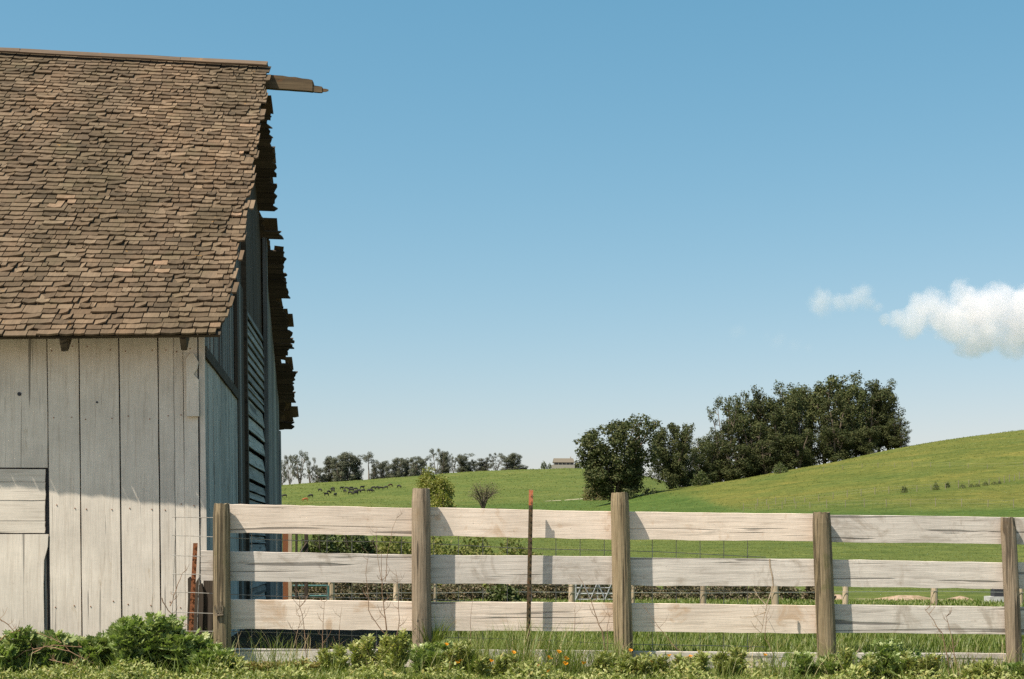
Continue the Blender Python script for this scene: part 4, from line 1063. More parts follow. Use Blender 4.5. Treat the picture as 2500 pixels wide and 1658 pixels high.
# ------------------------------------------------------------------ cows
def cow_mesh(mat, grazing):
    me = bpy.data.meshes.new('cow'); bm = bmesh.new()
    pts = [(-0.85, 0, 1.15), (-0.35, 0, 1.12), (0.25, 0, 1.10), (0.70, 0, 1.18)]
    rad_ = [0.30, 0.40, 0.42, 0.34]
    nk = [(1.0, 0, 0.95), (1.22, 0, 0.55), (1.36, 0, 0.28)] if grazing else [(1.0, 0, 1.38), (1.25, 0, 1.50), (1.52, 0, 1.38)]
    pts += nk; rad_ += [0.20, 0.15, 0.10]
    ed = [(i, i + 1) for i in range(6)]
    for root, dx in ((0, -0.02), (3, -0.02)):
        for sy in (-1, 1):
            a = len(pts); bx_, _, _ = pts[root]
            pts += [(bx_ + dx, sy * 0.20, 0.80), (bx_ + dx - (0.06 if root == 0 else -0.02), sy * 0.21, 0.42), (bx_ + dx, sy * 0.21, 0.03)]; rad_ += [0.17, 0.085, 0.07]
            ed += [(root, a), (a, a + 1), (a + 1, a + 2)]
    a = len(pts); pts += [(-1.12, 0, 1.15), (-1.17, 0, 0.65)]; rad_ += [0.05, 0.04]; ed += [(0, a), (a, a + 1)]
    a = len(pts); hd = nk[1]; pts += [(hd[0] - 0.02, 0.24, hd[2] + 0.10), (hd[0] - 0.02, -0.24, hd[2] + 0.10)]; rad_ += [0.04, 0.04]; ed += [(5, a), (5, a + 1)]
    me.from_pydata(pts, ed, []); o = bpy.data.objects.new('cow_tmp', me); COL.objects.link(o)
    md = o.modifiers.new('s', 'SKIN'); ss = o.modifiers.new('d', 'SUBSURF'); ss.levels = 1
    for i, v in enumerate(me.skin_vertices[0].data): v.radius = (rad_[i], rad_[i]); v.use_root = (i == 1)
    dg = bpy.context.evaluated_depsgraph_get(); out = bpy.data.meshes.new_from_object(o.evaluated_get(dg)); out.name = 'cow'
    bpy.data.objects.remove(o); out.materials.clear(); out.materials.append(mat); bm.free()
    return out
CM = {'g': cow_mesh(M['cow'], True), 's': cow_mesh(M['cow'], False), 'b': cow_mesh(M['cow_brown'], True), 'd': cow_mesh(M['cow_dark_brown'], True)}
CW = [(122,585),(305,617),(352,585),(435,532),(490,572),(513,550),(545,520),(548,538),(568,575),(625,515),(668,517),(652,542),(705,516),(708,533),(700,558),(742,524),(745,562),(772,540),(750,548),(805,508),(808,540),(885,538),(868,541),(900,513),(932,512),(965,518),(1008,512),(1050,490),(1127,500)]
CW.sort(); rc = random.Random(12)
for i, (zx, zy) in enumerate(CW):
    px, py = 660 + zx / 3.583, 1050 + (zy + 8) / 3.583
    brown = (zx, zy) == (305, 617)
    p = hit(px, py, 200)
    me = CM['b'] if brown else CM['d'] if (zx, zy) == (1050, 490) else CM['g'] if rc.random() < 0.7 else CM['s']
    o = share('cow', me); o.location = p; o.rotation_euler = (0, 0, rc.choice([0, math.pi]) + rc.gauss(0, 0.5)); o.scale = (1.15,) * 3
    tag(o, 'red-brown cow grazing on the far slope just above the top rail' if brown else 'small black cow in the far herd, %s counted from the barn' % ORD[i], 'cow', 'cattle on the far hillside')

# ------------------------------------------------------------------ fences on the right hillside
def far_fence(path, n, ph, pr, mat, label, wires=2):
    pts = [hit(px, py, 60) for px, py in path]
    r = tag(empty('hillside_fence', pts[0]), label, 'fence')
    seg = [0]
    for a, b_ in zip(pts, pts[1:]): seg.append(seg[-1] + (b_ - a).length)
    tops = []
    for k in range(n):
        d = seg[-1] * k / (n - 1); i = max(0, min(len(seg) - 2, next((q for q in range(len(seg) - 1) if seg[q + 1] >= d), len(seg) - 2)))
        p = pts[i].lerp(pts[i + 1], (d - seg[i]) / max(1e-6, seg[i + 1] - seg[i])); p.z = hz(p.x, p.y) - pts[0].z; p.x -= pts[0].x; p.y -= pts[0].y
        hh = ph * rt.uniform(0.8, 1.25)
        b = MB(); b.tube([p - Vector((0, 0, 0.2)), p + Vector((rt.uniform(-0.05, 0.05), 0, hh))], pr, 5); b.build('post', mat, r); tops.append(p + Vector((0, 0, ph)))
    for w in range(wires):
        b = MB(); b.tube([q - Vector((0, 0, w * 0.5 + 0.05)) for q in tops], 0.005, 3); b.build('wire', M['wire'], r)
far_fence([(1850, 1236), (1960, 1228), (2080, 1213), (2160, 1206), (2250, 1200), (2330, 1193), (2440, 1182), (2500, 1168)], 26, 1.15, 0.06, M['hill_post'], 'thin post and wire fence climbing across the right hillside')
far_fence([(2010, 1151), (2105, 1144), (2195, 1142), (2320, 1142), (2410, 1145), (2500, 1142)], 11, 1.05, 0.05, M['hill_post'], 'upper line of sparse pale posts high on the right hillside')
far_fence([(1815, 1247), (1990, 1241), (2130, 1239), (2310, 1237), (2380, 1238), (2475, 1240)], 15, 1.05, 0.05, M['hill_post'], 'faint row of posts low on the right hillside above the dark grass strip')

# ------------------------------------------------------------------ paddock behind: wire fence, gates, thickets, earth
pad = [(810, 1440, 16), (967, 1440, 15), (1062, 1440, 9), (1245, 1442, 6), (1396, 1440, 16), (1545, 1440, 9), (1716, 1442, 15), (1893, 1442, 18), (2064, 1445, 15), (2281, 1447, 17), (2490, 1449, 16), (2640, 1452, 16), (640, 1440, 14)]
pad.sort(); YP = 26.0
pf = tag(empty('wire_fence', at(810, YP)), 'low wire fence on stubby round posts across the paddock behind the rails', 'fence'); po0 = pf.location.copy()
pp_ = []
for px, _, w in pad:
    Yk = YP + (px - 810) / 1690 * 1.2; p = at(px, Yk) - po0; r_ = w / 2 * Yk / F
    round_post('post', p.x + rt.uniform(-0.02, 0.02), p.z + rt.uniform(0.80, 0.90), p.x, p.z - 0.1, r_, M['far_post'], pf, p.y, rt, 12, 6); pp_.append(p)
for zz in (0.78, 0.52, 0.28):
    b = MB(); b.tube([p + Vector((0, -0.07, zz)) for p in pp_], 0.006, 4); b.build('wire', M['wire_bright'], pf)
def tube_gate(px0, px1, Y, z0, z1, mat, label, r=0.02, diag=True, nbar=4):
    a, c_ = at(px0, Y), at(px1, Y); g = tag(empty('metal_gate', a), label, 'gate'); L = c_.x - a.x
    for (nm, pts) in [('upright', [(0, 0, z0 - 0.1), (0, 0, z1)]), ('upright', [(L, 0, z0 - 0.1), (L, 0, z1)])] + [('rail', [(0, 0, z0 + (z1 - z0) * k / (nbar - 1)), (L, 0, z0 + (z1 - z0) * k / (nbar - 1))]) for k in range(nbar)]:
        b = MB(); b.tube(pts, r if nm == 'upright' else r * 0.8, 6); b.build(nm, mat, g)
    if diag:
        for k in range(3):
            for (u0, u1) in ((k / 3, (k + 0.5) / 3), ((k + 1) / 3, (k + 0.5) / 3)):
                b = MB(); b.tube([(L * u0, -0.02, z0), (L * u1, -0.02, z1)], r * 0.7, 5); b.build('brace', mat, g)
        b = MB(); b.tube([(L * 0.5, 0.01, z0 - 0.1), (L * 0.5, 0.01, z1)], r * 0.8, 5); b.build('upright', mat, g)
tube_gate(1406, 1512, 33.0, 0.05, 0.45, M['gate_steel'], 'low grey tubular gate with diagonal braces left of the third fence post', 0.022)
tube_gate(690, 802, 25.2, 0.06, 0.42, M['gate_green'], 'dark blue-green tubular gate beside the far barn corner', 0.02, False, 3)
# timber pen corner by the barn
pr_ = tag(empty('timber_pen', at(706, 23.6)), 'weathered timber pen posts with a slanting brace behind the barn', 'pen'); p0 = pr_.location.copy()
for px, r_, mt in ((697, 0.045, 'rust'), (708, 0.030, 'far_post'), (723, 0.018, 'brown_board'), (747, 0.030, 'brown_board')):
    p = at(px, 23.6) - p0; b = MB(); b.plank((p.x - r_, 0, -0.1), (0, 0, 1), (1, 0, 0), (0, 1, 0), 1.55, 2 * r_, 0.06, 4, 0.004, 0, 0.02); b.build('post', M[mt], pr_)
b = MB(); b.tube([(0.05, 0.0, 0.78), (0.30, 0.0, 1.15)], 0.022, 5); b.build('brace', M['brown_board'], pr_)
for zz in (0.25, 0.62, 1.3):
    b = MB(); b.tube([(-0.1, 0.04, zz), (0.33, 0.04, zz + 0.02)], 0.018, 5); b.build('bar', M['brown_board'], pr_)

TH = [(790, 1458, 1296, 130, 'shrub', 'dense dark green shrub behind the barn gate'), (872, 1456, 1290, 130, 'shrub', 'tall dark green shrub right of the blue-green gate'), (965, 1456, 1312, 240, 'brush', 'brushy olive thicket behind the second fence post'),
      (1060, 1456, 1322, 250, 'brush', 'olive-green brush between the second post and orange-tipped stake'), (1160, 1456, 1324, 260, 'brush', 'tangled brush mound left of the orange-tipped stake'), (1265, 1456, 1336, 240, 'brush', 'low tangled brush behind the orange-tipped stake')]
for i, (px, pb, pt, w, mt, lb) in enumerate(TH):
    b_ = at(px, 38 + i * 0.3); h = CZ - (pt - H0) * b_.y / F - b_.z
    leafy('thicket', lb, 'bush', b_, w / 2 * b_.y / F, h, M[mt], 7500, 0.095, 'dome', group='thickets behind the paddock', seed=60 + i)
for i in range(13):
    px = 700 + i * 108; b_ = at(px, 34.5 + rt.uniform(-0.8, 0.8)); h = rt.uniform(0.50, 0.62); w = 130 if px < 1990 else 70
    if px > 2010: continue
    leafy('bramble_hedge', 'low brown bramble hump behind the wire fence, %s from the barn' % ORD[i], 'hedge', b_, w / 2 * b_.y / F, h, M['hedge'], 4200, 0.06, 'dome', group='bramble humps behind the wire fence', seed=80 + i)
leafy('leafy_vine', 'leafy green bush left of the orange-tipped stake, below the second rail', 'bush', at(1232, 22.5), 0.30, 0.52, M['shrub'], 1500, 0.045, 'dome', seed=99, kind_='lobed')
b = MB()
def patch(pl, Y0, seed):
    rp = random.Random(seed); c0 = pl; V = []; n = 18
    return V
def dirt_patch(px, Y, wx, wy, label, seed):
    c_ = at(px, Y); rp = random.Random(seed); b = MB(); n = 22; ring = []
    b.v.append((c_.x, c_.y, hz(c_.x, c_.y) + 0.12))
    for lv, hgt in ((0.55, 0.10), (1.0, 0.004)):
        for k in range(n):
            a = 6.283 * k / n; q = lv * (1 + 0.30 * math.sin(3 * a + seed) + 0.2 * math.sin(5 * a + 2 * seed) + rp.uniform(-0.30, 0.25)); hgt = hgt * rp.uniform(0.4, 1.25); xx = c_.x + math.cos(a) * wx * q; yy = c_.y + math.sin(a) * wy * q
            b.v.append((xx, yy, hz(xx, yy) + hgt))
    for k in range(n):
        k2 = (k + 1) % n; b.f.append((0, 1 + k, 1 + k2)); b.f.append((1 + k, 1 + n + k, 1 + n + k2, 1 + k2))
    o = b.build('bare_soil', M['earth']); kind(o, 'structure'); return o
dirt_patch(2195, 35.5, 0.72, 1.6, '', 1); dirt_patch(2032, 36.5, 0.28, 1.3, '', 2); dirt_patch(2345, 35.0, 0.34, 1.5, '', 3)
tr_ = tag(empty('water_trough', at(2432, 31)), 'small pale concrete trough with a dark float box near the last fence post', 'trough')
MB().box((-0.20, -0.2, 0.0), (0.22, 0.2, 0.13)).build('basin', M['concrete'], tr_); MB().box((-0.09, -0.16, 0.132), (0.21, 0.1, 0.36)).build('float_box', M['black'], tr_)

# ------------------------------------------------------------------ grass (stuff)
def grass(name, xs, ys, hmin, hmax, wmin, wmax, mat, lean=0.35, rng=nrg):
    n = len(xs); z = height(xs, ys)
    pos = np.stack([xs, ys, z - 0.01], -1); a = rng.uniform(0, 6.283, n)
    d = np.stack([np.cos(a) * lean * rng.uniform(0, 1, n), np.sin(a) * lean * rng.uniform(0, 1, n), np.ones(n)], -1)
    nr = np.stack([np.cos(a), np.sin(a), 0.15 * np.ones(n)], -1)
    h = rng.uniform(hmin, hmax, n) * (0.65 + 0.35 * np.sin(xs * 3.1 + 1) * np.cos(ys * 2.3) + 0.25)
    V, Fa = leaves(pos, d, nr, h, 'blade', rng.uniform(wmin, wmax, n) / h, rng)
    return kind(mobj(name, V, Fa, mat), 'stuff')
def scatter(n, y0, y1, px0, px1, rng=nrg):
    y = rng.uniform(y0, y1, n); px = rng.uniform(px0, px1, n); return (px - CX) / F * y, y
x_, y_ = scatter(60000, 11.75, 17.5, 560, 2950); keep = (x_ > -0.92 + 0.15 * np.sin(y_ * 3)); grass('grass', x_[keep], y_[keep], 0.08, 0.20, 0.006, 0.012, M['grass'])
x_, y_ = scatter(42000, 17.5, 34, 600, 2620); keep = (x_ > -1.2); grass('grass', x_[keep], y_[keep], 0.05, 0.11, 0.012, 0.025, M['grass'])
x_, y_ = scatter(12000, 10.0, 10.75, 520, 2620); grass('grass', x_, y_, 0.04, 0.10, 0.004, 0.008, M['grass'], 0.6)
def clumpy(x, y, f, thr): return (np.sin(x * f + 1.7) * np.cos(y * f * 1.3 + x * 2.1) + 0.6 * np.sin(x * f * 2.7) + nrg.normal(size=len(x)) * 0.35) > thr
x_, y_ = scatter(5000, 10.3, 11.2, 600, 2620); k_c = clumpy(x_, y_, 5.0, 0.35); grass('grass', x_[k_c], y_[k_c], 0.14, 0.34, 0.003, 0.006, M['grass'], 0.6)
x_, y_ = scatter(4200, 10.5, 11.5, 1040, 1520); k_c = clumpy(x_, y_, 7.0, 0.2); grass('grass', x_[k_c], y_[k_c], 0.18, 0.42, 0.003, 0.006, M['grass'], 0.5)
x_, y_ = scatter(1400, 10.4, 11.4, 560, 2620); k_c = clumpy(x_, y_, 4.0, 0.3); grass('dry_grass', x_[k_c], y_[k_c], 0.20, 0.45, 0.0025, 0.004, M['dry'], 0.7)
x_, y_ = scatter(1800, 10.2, 12.2, -200, 560); grass('grass', x_, y_, 0.10, 0.26, 0.005, 0.010, M['grass'], 0.6)

# rough tufts over the pasture hills
n = 95000
d_ = np.exp(nrg.uniform(math.log(45), math.log(960), n)); px_ = nrg.uniform(560, 2640, n); x_ = (px_ - CX) / F * d_
z_ = height(x_, d_); a = nrg.uniform(0, 6.283, n); sz = d_ / 1422 * nrg.uniform(0.35, 1.15, n)
pos = np.stack([x_, d_, z_ - 0.1 * sz], -1)
V, Fa = leaves(pos, np.stack([np.cos(a) * 0.8, np.sin(a) * 0.8, np.ones(n)], -1), np.stack([np.sin(a), -np.cos(a), 0.6 * np.ones(n)], -1), sz, 'tri', 2.6)
kind(mobj('pasture_tufts', V, Fa, M['tuft']), 'stuff')

# ------------------------------------------------------------------ foreground plants
def weed(name, label, cat, px, top_py, wpx, Y, mat, n, ls, kind_, seed, group=None, upright=0.3):
    ng = np.random.default_rng(seed + 500); rg = random.Random(seed)
    b_ = at(px, Y); h = 1.08 * (CZ - (top_py - H0) * Y / F - b_.z); wx = 1.1 * wpx / 2 * Y / F
    r = tag(empty(name, b_), label, cat, group)
    tb = MB(); tips = []
    ns = max(5, int(wx * 40))
    for s in range(ns):
        a = rg.uniform(0, 6.283); q = rg.uniform(0.1, 0.95) ** 0.7
        hh = h * (1 - 0.42 * q * q) * rg.uniform(0.75, 1.08)
        tip = Vector((math.cos(a) * q * wx, math.sin(a) * q * min(wx, 0.35), hh)); base = Vector((tip.x * 0.55, tip.y * 0.55, -0.02))
        tb.tube([base, base.lerp(tip, 0.5) + Vector((0, 0, 0.03)), tip], [0.005, 0.004, 0.002], 4); tips.append((base, tip))
    tb.build('stems', M['stem'], r)
    k = ng.integers(0, ns, n); u = ng.uniform(0.15, 1.02, n) ** 0.75
    B_ = np.array([tuple(t_[0]) for t_ in tips])[k]; T_ = np.array([tuple(t_[1]) for t_ in tips])[k]
    a = ng.uniform(0, 6.283, n); off = ng.uniform(0.0, 1.0, n) * ls * (1.2 if kind_ == 'lobed' else 0.35)
    p = B_ + (T_ - B_) * u[:, None] + np.stack([np.cos(a) * off, np.sin(a) * off, ng.normal(size=n) * 0.01], -1)
    p[:, 2] = np.clip(p[:, 2], 0.01, None)
    out = np.stack([np.cos(a), np.sin(a), ng.uniform(-0.3, 0.9, n) + upright], -1)
    nr = np.stack([np.cos(a) * 0.4, np.sin(a) * 0.4, np.ones(n)], -1) + ng.normal(size=(n, 3)) * 0.45
    V, Fa = leaves(p, out, nr, ls * ng.uniform(0.45, 1.25, n) * (1.15 - 0.5 * u), kind_, 1.0, ng)
    mobj('foliage', V, Fa, mat, r)
    return r
LB = [(-40, 1545, 130, 10.75, 'far left bottom leafy mallow, tangled with brown canes'), (62, 1542, 130, 10.6, 'leafy green mallow at the lower left below the broken door panel'), (165, 1543, 130, 10.85, 'leafy green mallow below the first white wall board'),
      (240, 1546, 110, 11.0, 'leafy green mallow hiding the base of the second wall board'), (300, 1512, 105, 10.9, 'tall leafy mallow peak below the third wall board'), (345, 1502, 90, 10.7, 'tallest leafy mallow with broad lobed leaves'), (412, 1519, 110, 10.85, 'leafy mallow just left of the short rusty stake'),
      (470, 1556, 110, 10.7, 'leafy mallow at the foot of the short rusty stake'), (515, 1592, 80, 10.6, 'low leafy mallow against the first fence post')]
for i, (px, ty, w, Y, lb) in enumerate(LB):
    weed('mallow_plant', lb, 'plant', px, ty, w, Y, M['mallow'], 1000, 0.085, 'lobed', i, 'mallow plants before the barn')
LW = [(560, 1610, 78, 10.75, 'thistle', 'feathery weed just right of the first fence post'), (640, 1626, 123, 10.6, 'yellowweed', 'yellowish low weed under the first bay of rails'), (735, 1620, 123, 10.7, 'yellowweed', 'yellow-green weed left of the dry stalks in the first bay'),
      (805, 1584, 100, 10.8, 'thistle', 'grey-green thistle among the dry stalks of the first bay'), (890, 1558, 100, 10.8, 'thistle', 'tall grey-green thistle left of the second fence post'), (962, 1552, 112, 10.6, 'thistle', 'grey-green thistle in front of the second fence post'),
      (1050, 1558, 100, 10.9, 'mallow', 'leafy green weed right of the second fence post'), (1120, 1570, 112, 10.7, 'thistle', 'grey-green weed between second post and orange-tipped stake'), (1205, 1598, 123, 10.5, 'thistle', 'low grey-green weed left of the orange-tipped stake'),
      (1500, 1598, 112, 10.6, 'thistle', 'grey-green weed at the foot of the third fence post'), (1585, 1606, 123, 10.5, 'thistle', 'low grey-green weed right of the third fence post'), (1700, 1600, 134, 10.6, 'thistle', 'low grey-green weed midway along the third bay'),
      (1800, 1588, 123, 10.8, 'thistle', 'upright grey-green weed under the hanging branch'), (1985, 1586, 112, 10.8, 'mallow', 'leafy green weed at the foot of the fourth fence post'), (2075, 1598, 123, 10.6, 'thistle', 'low green weed right of the fourth fence post'), (2170, 1576, 123, 10.8, 'mallow', 'rounded leafy weed midway along the fourth bay'),
      (2245, 1592, 100, 10.6, 'thistle', 'grey-green weed left of the dark dry stalks in the fourth bay'), (2400, 1624, 123, 10.5, 'thistle', 'low weed left of the last fence post'), (2500, 1614, 89, 10.5, 'mallow', 'leafy weed at the right edge by the last fence post')]
for i, (px, ty, w, Y, mt, lb) in enumerate(LW):
    weed('weed', lb, 'plant', px, ty, w, Y, M[mt], 1300 if mt != 'mallow' else 800, 0.060 if mt != 'mallow' else 0.065, 'jag' if mt != 'mallow' else 'lobed', 100 + i, 'weeds along the fence', 0.45)
# low ground cover between them
n = 24000; x_, y_ = scatter(n, 10.0, 10.85, -250, 2650)
a = nrg.uniform(0, 6.283, n); pos = np.stack([x_, y_, height(x_, y_) + nrg.uniform(0.0, 1.0, n) * np.clip(0.055 + 0.07 * np.sin(x_ * 4.1 + 0.6) * np.sin(y_ * 5 + x_ * 2) + 0.05 * np.sin(x_ * 11), 0.012, 0.2)], -1)
V, Fa = leaves(pos, np.stack([np.cos(a), np.sin(a), nrg.uniform(0, 1.2, n)], -1), np.stack([np.cos(a) * .3, np.sin(a) * .3, np.ones(n)], -1) + nrg.normal(size=(n, 3)) * .4, nrg.uniform(0.014, 0.042, n), 'jag', 1.2)
kind(mobj('ground_cover', V, Fa, M['thistle']), 'stuff')
# bright grass climbing the second post
x_ = np.concatenate([nrg.normal(fs(1056), 0.02, 120), nrg.normal(fs(1040), 0.05, 60)]); y_ = nrg.normal(-0.10, 0.05, 180)
wx_ = FA.x + x_ * CC - y_ * SS; wy_ = FA.y + x_ * SS + y_ * CC
g = grass('tall_grass_tuft', wx_, wy_, 0.30, 0.60, 0.006, 0.011, M['grass'], 0.22); del g['kind']
tag(g, 'tall bright grass tuft growing up the right side of the second fence post', 'grass tuft')
x_ = nrg.normal(fs(505), 0.03, 30); y_ = nrg.normal(0.15, 0.05, 30)
g = grass('tall_grass_tuft', FA.x + x_ * CC - y_ * SS, FA.y + x_ * SS + y_ * CC, 0.25, 0.5, 0.006, 0.010, M['grass'], 0.4); del g['kind']
tag(g, 'thin grass tuft between the short rusty stake and first fence post', 'grass tuft')

# dry stalks, canes
def stalk(name, label, cat, pts, Y, r0, mat, seed, twigs=5, tl=0.10, group=None, r1=0.25):
    rg = random.Random(seed); W = [P(px, py, Y + 0.02 * i) for i, (px, py) in enumerate(pts)]
    root = tag(empty(name, W[0]), label, cat, group); L = [w - W[0] for w in W]
    fine = [L[0]]
    for a, b_ in zip(L, L[1:]):
        for k in range(1, 4): fine.append(a.lerp(b_, k / 3) + Vector((rg.gauss(0, 1), rg.gauss(0, 1), 0)) * (0.004 if k < 3 else 0))
    n = len(fine)
    b = MB(); b.tube(fine, [r0 * (1 - (1 - r1) * i / (n - 1)) for i in range(n)], 5); b.build('stem', mat, root)
    for k in range(twigs):
        i = rg.randrange(max(1, n // 4), n); p = fine[i]; s = rg.choice([-1, 1]); l = tl * rg.uniform(0.4, 1.2)
        q = p + Vector((s * l * 0.55, rg.uniform(-0.3, 0.3) * l, l * rg.uniform(0.5, 0.95))); m_ = p.lerp(q, 0.5) + Vector((s * 0.01, 0, -0.005))
        b = MB(); b.tube([p, m_, q], [r0 * 0.5, r0 * 0.35, r0 * 0.2], 4)
        if rg.random() < 0.6: b.tube([m_ - (m_ - p) * 0.1, m_ + Vector((-s * l * 0.15, 0, l * 0.4))], [r0 * 0.3, r0 * 0.15], 4)
        b.build('twig', mat, root)
ST = [([(728,1640),(722,1560),(733,1520),(722,1478)], 0.0042, 'thin dry stalk at the left of the first bay'), ([(752,1625),(745,1560),(738,1500),(728,1445),(724,1440)], 0.0042, 'dry stalk leaning left over the third rail of the first bay'),
      ([(791,1615),(788,1570),(789,1520),(792,1470)], 0.0050, 'straight dry stalk with many side twigs in the first bay'), ([(830,1620),(828,1560),(835,1480)], 0.0035, 'faint thin stalk right of the straight twiggy one'),
      ([(946,1575),(941,1510),(933,1450),(931,1352)], 0.0068, 'thickest dark dry stalk crossing the second and third rails of the first bay'), ([(950,1560),(925,1530),(900,1490),(893,1400),(899,1350)], 0.0048, 'curved dry stalk just left of the thickest dark one'),
      ([(968,1570),(975,1510),(972,1440),(966,1390)], 0.0042, 'dry stalk between the thickest one and the second post'), ([(935,1430),(925,1380),(918,1310),(920,1285)], 0.0028, 'hair-thin stalk rising over the top rail left of the second post'),
      ([(940,1420),(948,1340),(958,1290),(974,1252)], 0.0030, 'hair-thin stalk with a seed head reaching the top rail'), ([(1150,1575),(1148,1520),(1155,1440)], 0.0030, 'thin stalk midway between the second post and the orange-tipped stake'),
      ([(1478,1590),(1470,1540),(1452,1495),(1440,1460),(1412,1405)], 0.0055, 'knobbly dark dry stalk leaning left beside the third post'), ([(1484,1590),(1482,1540),(1488,1505),(1482,1478)], 0.0036, 'thin forked stalk close against the third post'),
      ([(1400,1580),(1404,1500),(1402,1470)], 0.0028, 'hair-thin stalk left of the knobbly dark one'), ([(1660,1590),(1632,1560),(1600,1520),(1575,1480)], 0.0036, 'thin dark stalk leaning left across the third rail'), ([(1890,1600),(1868,1560),(1872,1500),(1880,1480)], 0.0036, 'thin stalk under the bleached hanging branch'),
      ([(2318,1650),(2312,1600),(2300,1545),(2268,1500),(2258,1485)], 0.0058, 'leaning dark forked stalk in the fourth bay'), ([(2340,1650),(2330,1600),(2322,1550),(2310,1505)], 0.0062, 'stout dark upright stalk in the fourth bay'), ([(2352,1660),(2372,1620),(2388,1596)], 0.0040, 'short dark stalk leaning right near the last post'),
      ([(2055,1632),(2085,1600),(2104,1580)], 0.0036, 'pale thin stalk leaning right beside the fourth post')]
for i, (pts, r0, lb) in enumerate(ST):
    stalk('dry_stalk', lb, 'stalk', pts, 11.05 + 0.02 * (i % 5), r0, M['twig_pale'] if 'pale' in lb else M['twig'], 300 + i, 7 if r0 > 0.004 else 3, 0.12, 'dry stalks along the fence')
stalk('hanging_branch', 'bleached crooked branch hanging on the end of the wire panel', 'branch', [(1879, 1365), (1888, 1430), (1874, 1470), (1868, 1495), (1858, 1545)], 11.62, 0.008, M['twig_pale'], 401, 3, 0.16)
stalk('hanging_branch', 'bleached side branch reaching left below the hanging one', 'branch', [(1870, 1494), (1850, 1502), (1832, 1508), (1812, 1509)], 11.60, 0.005, M['twig_pale'], 402, 1, 0.05)
CN = [([(-20, 1580), (20, 1545), (60, 1538), (100, 1548), (150, 1570)], 'arching brown bramble cane over the mallows at the far left'), ([(-10, 1505), (20, 1525), (50, 1560)], 'slanting thin cane against the white door panel'), ([(70, 1600), (110, 1578), (170, 1590), (230, 1620)], 'brown cane lying over the mallow leaves'),
      ([(20, 1620), (60, 1590), (130, 1575), (200, 1580)], 'reddish cane crossing the lower left mallows'), ([(395, 1460), (410, 1490), (440, 1520), (470, 1530)], 'dry vine climbing by the short rusty stake'), ([(120, 1610), (180, 1625), (215, 1640)], 'short cane low in the left foliage'), ([(415,1480),(430,1440),(445,1400)], 'thin dry vine twig on the wire panel end')]
for i, (pts, lb) in enumerate(CN):
    stalk('bramble_cane', lb, 'cane', pts, 10.45 if i not in (4, 6) else 11.5, 0.0045, M['cane'], 420 + i, 5, 0.10, 'bramble canes', 0.5)

# poppies
PO = [(1090,1572),(1115,1616),(1123,1611),(1167,1611),(1198,1612),(1253,1592),(1208,1634),(1276,1653),(1314,1625),(1364,1591),(1340,1606),(1381,1607),(1379,1620),(1424,1618),(1336,1645),(1539,1587),(1634,1599),(1620,1610),(1590,1616),(1678,1606),(1686,1601),(1866,1597),(2282,1608)]
rp = random.Random(31)
pv, pfc = [], []
n = 6
for k in range(4):
    a0 = math.pi / 2 * k
    ring = []
    for i in range(4):
        for j in range(3):
            u = i / 3; w = (j - 1) * (0.35 + 0.55 * u); a = a0 + w
            rr = 0.004 + 0.016 * u; pv.append((math.cos(a) * rr, math.sin(a) * rr, 0.020 * u - 0.004 * u * u + (0.003 if k % 2 else 0)))
    b0 = k * 12
    for i in range(3):
        for j in range(2): q = b0 + i * 3 + j; pfc.append((q, q + 1, q + 4, q + 3))
fl = bpy.data.meshes.new('flower'); fl.from_pydata(pv, [], pfc); fl.materials.append(M['poppy'])
PO.sort()
for i, (px, py) in enumerate(PO):
    Y = 10.45 + rp.uniform(0, 0.25); t_ = P(px, py, Y); g_ = hz(t_.x, Y)
    r = tag(empty('poppy', (t_.x, Y, g_)), 'small orange poppy in the grass before the fence, %s from the left' % ORD[i], 'flower', 'orange poppies before the fence')
    h = max(0.05, t_.z - g_ - 0.012)
    b = MB(); b.tube([(0.01, 0, 0), (0.004, 0, h * 0.5), (0, 0, h)], 0.0016, 4); b.build('stem', M['stem'], r)
    o = share('flower', fl, r); o.location = (0, 0, h); s_ = rp.uniform(0.85, 1.2); o.scale = (s_, s_, s_); o.rotation_euler = (rp.uniform(-0.1, 0.5), rp.uniform(-0.3, 0.3), rp.uniform(0, 3))

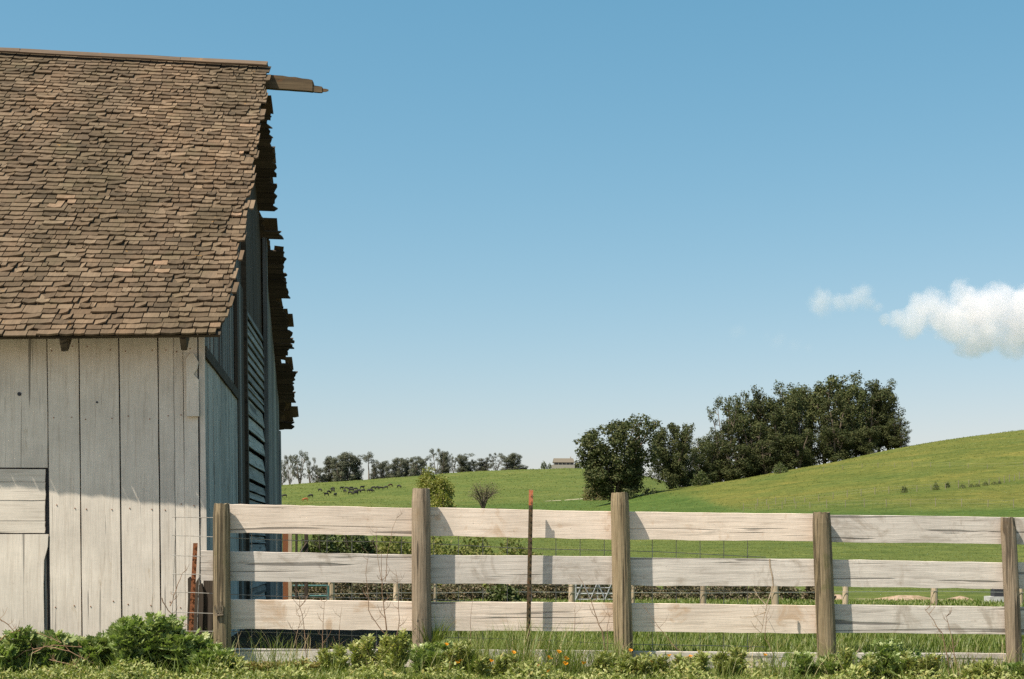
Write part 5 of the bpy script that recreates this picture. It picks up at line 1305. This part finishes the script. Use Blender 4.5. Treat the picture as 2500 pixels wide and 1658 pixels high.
# ------------------------------------------------------------------ clouds (volumes)
def cloud(label, puffs, Y, dens, seed, nscale=0.018, edge=0.55):
    k = Y / F; c0 = P(puffs[0][0], puffs[0][1], Y)
    o_pts = []
    bm = bmesh.new()
    for px, py, r in puffs:
        c_ = P(px, py, Y) - c0; c_.y += (hash((px, py)) % 7 - 3) * 0.08 * r * k; rr = r * k
        o_pts.append((c_, rr)); bmesh.ops.create_icosphere(bm, subdivisions=3, radius=rr * 1.3, matrix=Matrix.Translation(c_))
    me = bpy.data.meshes.new('tmp'); bm.to_mesh(me); bm.free()
    tmp = bpy.data.objects.new('tmp', me); COL.objects.link(tmp)
    md = tmp.modifiers.new('r', 'REMESH'); md.mode = 'VOXEL'; md.voxel_size = max(2.0, min(r for _, r in o_pts) * 0.22)
    dg = bpy.context.evaluated_depsgraph_get(); hull = bpy.data.meshes.new_from_object(tmp.evaluated_get(dg)); bpy.data.objects.remove(tmp)
    hull.name = 'cloud'
    m = bpy.data.materials.new('cloud_vapour'); m.use_nodes = True; t = NT(m.node_tree)
    m.node_tree.nodes.remove(m.node_tree.nodes['Principled BSDF'])
    tc = t.n('ShaderNodeTexCoord').outputs['Object']
    val = None
    nz = t.noise(tc, nscale, 8, 0.66); nz2 = t.noise(tc, nscale * 0.35, 3, 0.5)
    for c_, rr in o_pts:
        vd = t.n('ShaderNodeVectorMath'); vd.operation = 'DISTANCE'; t.l(tc, vd.inputs[0]); vd.inputs[1].default_value = c_
        f = t.math('MULTIPLY_ADD', vd.outputs['Value'], -1.0 / rr, 1.0)
        val = f if val is None else t.math('SMOOTH_MAX', val, f, 0.12)
    v = t.math('ADD', val, t.math('MULTIPLY_ADD', nz, 2.2, -1.15))
    v = t.math('ADD', v, t.math('MULTIPLY_ADD', nz2, 1.2, -0.60))
    d = t.n('ShaderNodeMapRange'); d.interpolation_type = 'SMOOTHSTEP'; t.l(v, d.inputs['Value'])
    d.inputs['From Min'].default_value = 0.0; d.inputs['From Max'].default_value = edge; d.inputs['To Min'].default_value = 0; d.inputs['To Max'].default_value = dens
    pv_ = t.n('ShaderNodeVolumePrincipled'); pv_.inputs['Color'].default_value = (0.985, 0.955, 0.970, 1); pv_.inputs['Anisotropy'].default_value = 0.0
    t.l(d.outputs[0], pv_.inputs['Density']); t.l(pv_.outputs[0], m.node_tree.nodes['Material Output'].inputs['Volume'])
    m.cycles.volume_sampling = 'DISTANCE'
    hull.materials.clear(); hull.materials.append(m)
    o = share('cloud', hull); o.location = c0; tag(o, label, 'cloud', 'clouds'); return o
cloud('large white cumulus cloud at the right edge of the sky', [(2390, 768, 84), (2228, 786, 44), (2275, 742, 50), (2310, 767, 62), (2345, 732, 50), (2440, 752, 66), (2500, 778, 88), (2570, 772, 98), (2400, 812, 60), (2470, 830, 52), (2192, 779, 26), (2330, 798, 46), (2160, 779, 16), (2640, 800, 100)], 2600, 0.018, 1, 0.022, 0.28)
cloud('small wispy cloud left of the large cumulus', [(2095, 722, 36), (2010, 734, 38), (2048, 735, 28), (2072, 728, 24), (2122, 736, 24), (2142, 752, 18)], 2600, 0.016, 2, 0.036, 0.8)
cloud('faint wisp of cloud below the small wispy one', [(1900, 828, 26), (1870, 818, 20), (1940, 840, 24), (1975, 848, 16)], 2600, 0.0035, 3, 0.03, 1.0)
cloud('faintest leftmost puff of cloud', [(1800, 806, 24), (1788, 803, 16), (1815, 810, 15)], 2600, 0.0035, 4, 0.03, 1.0)
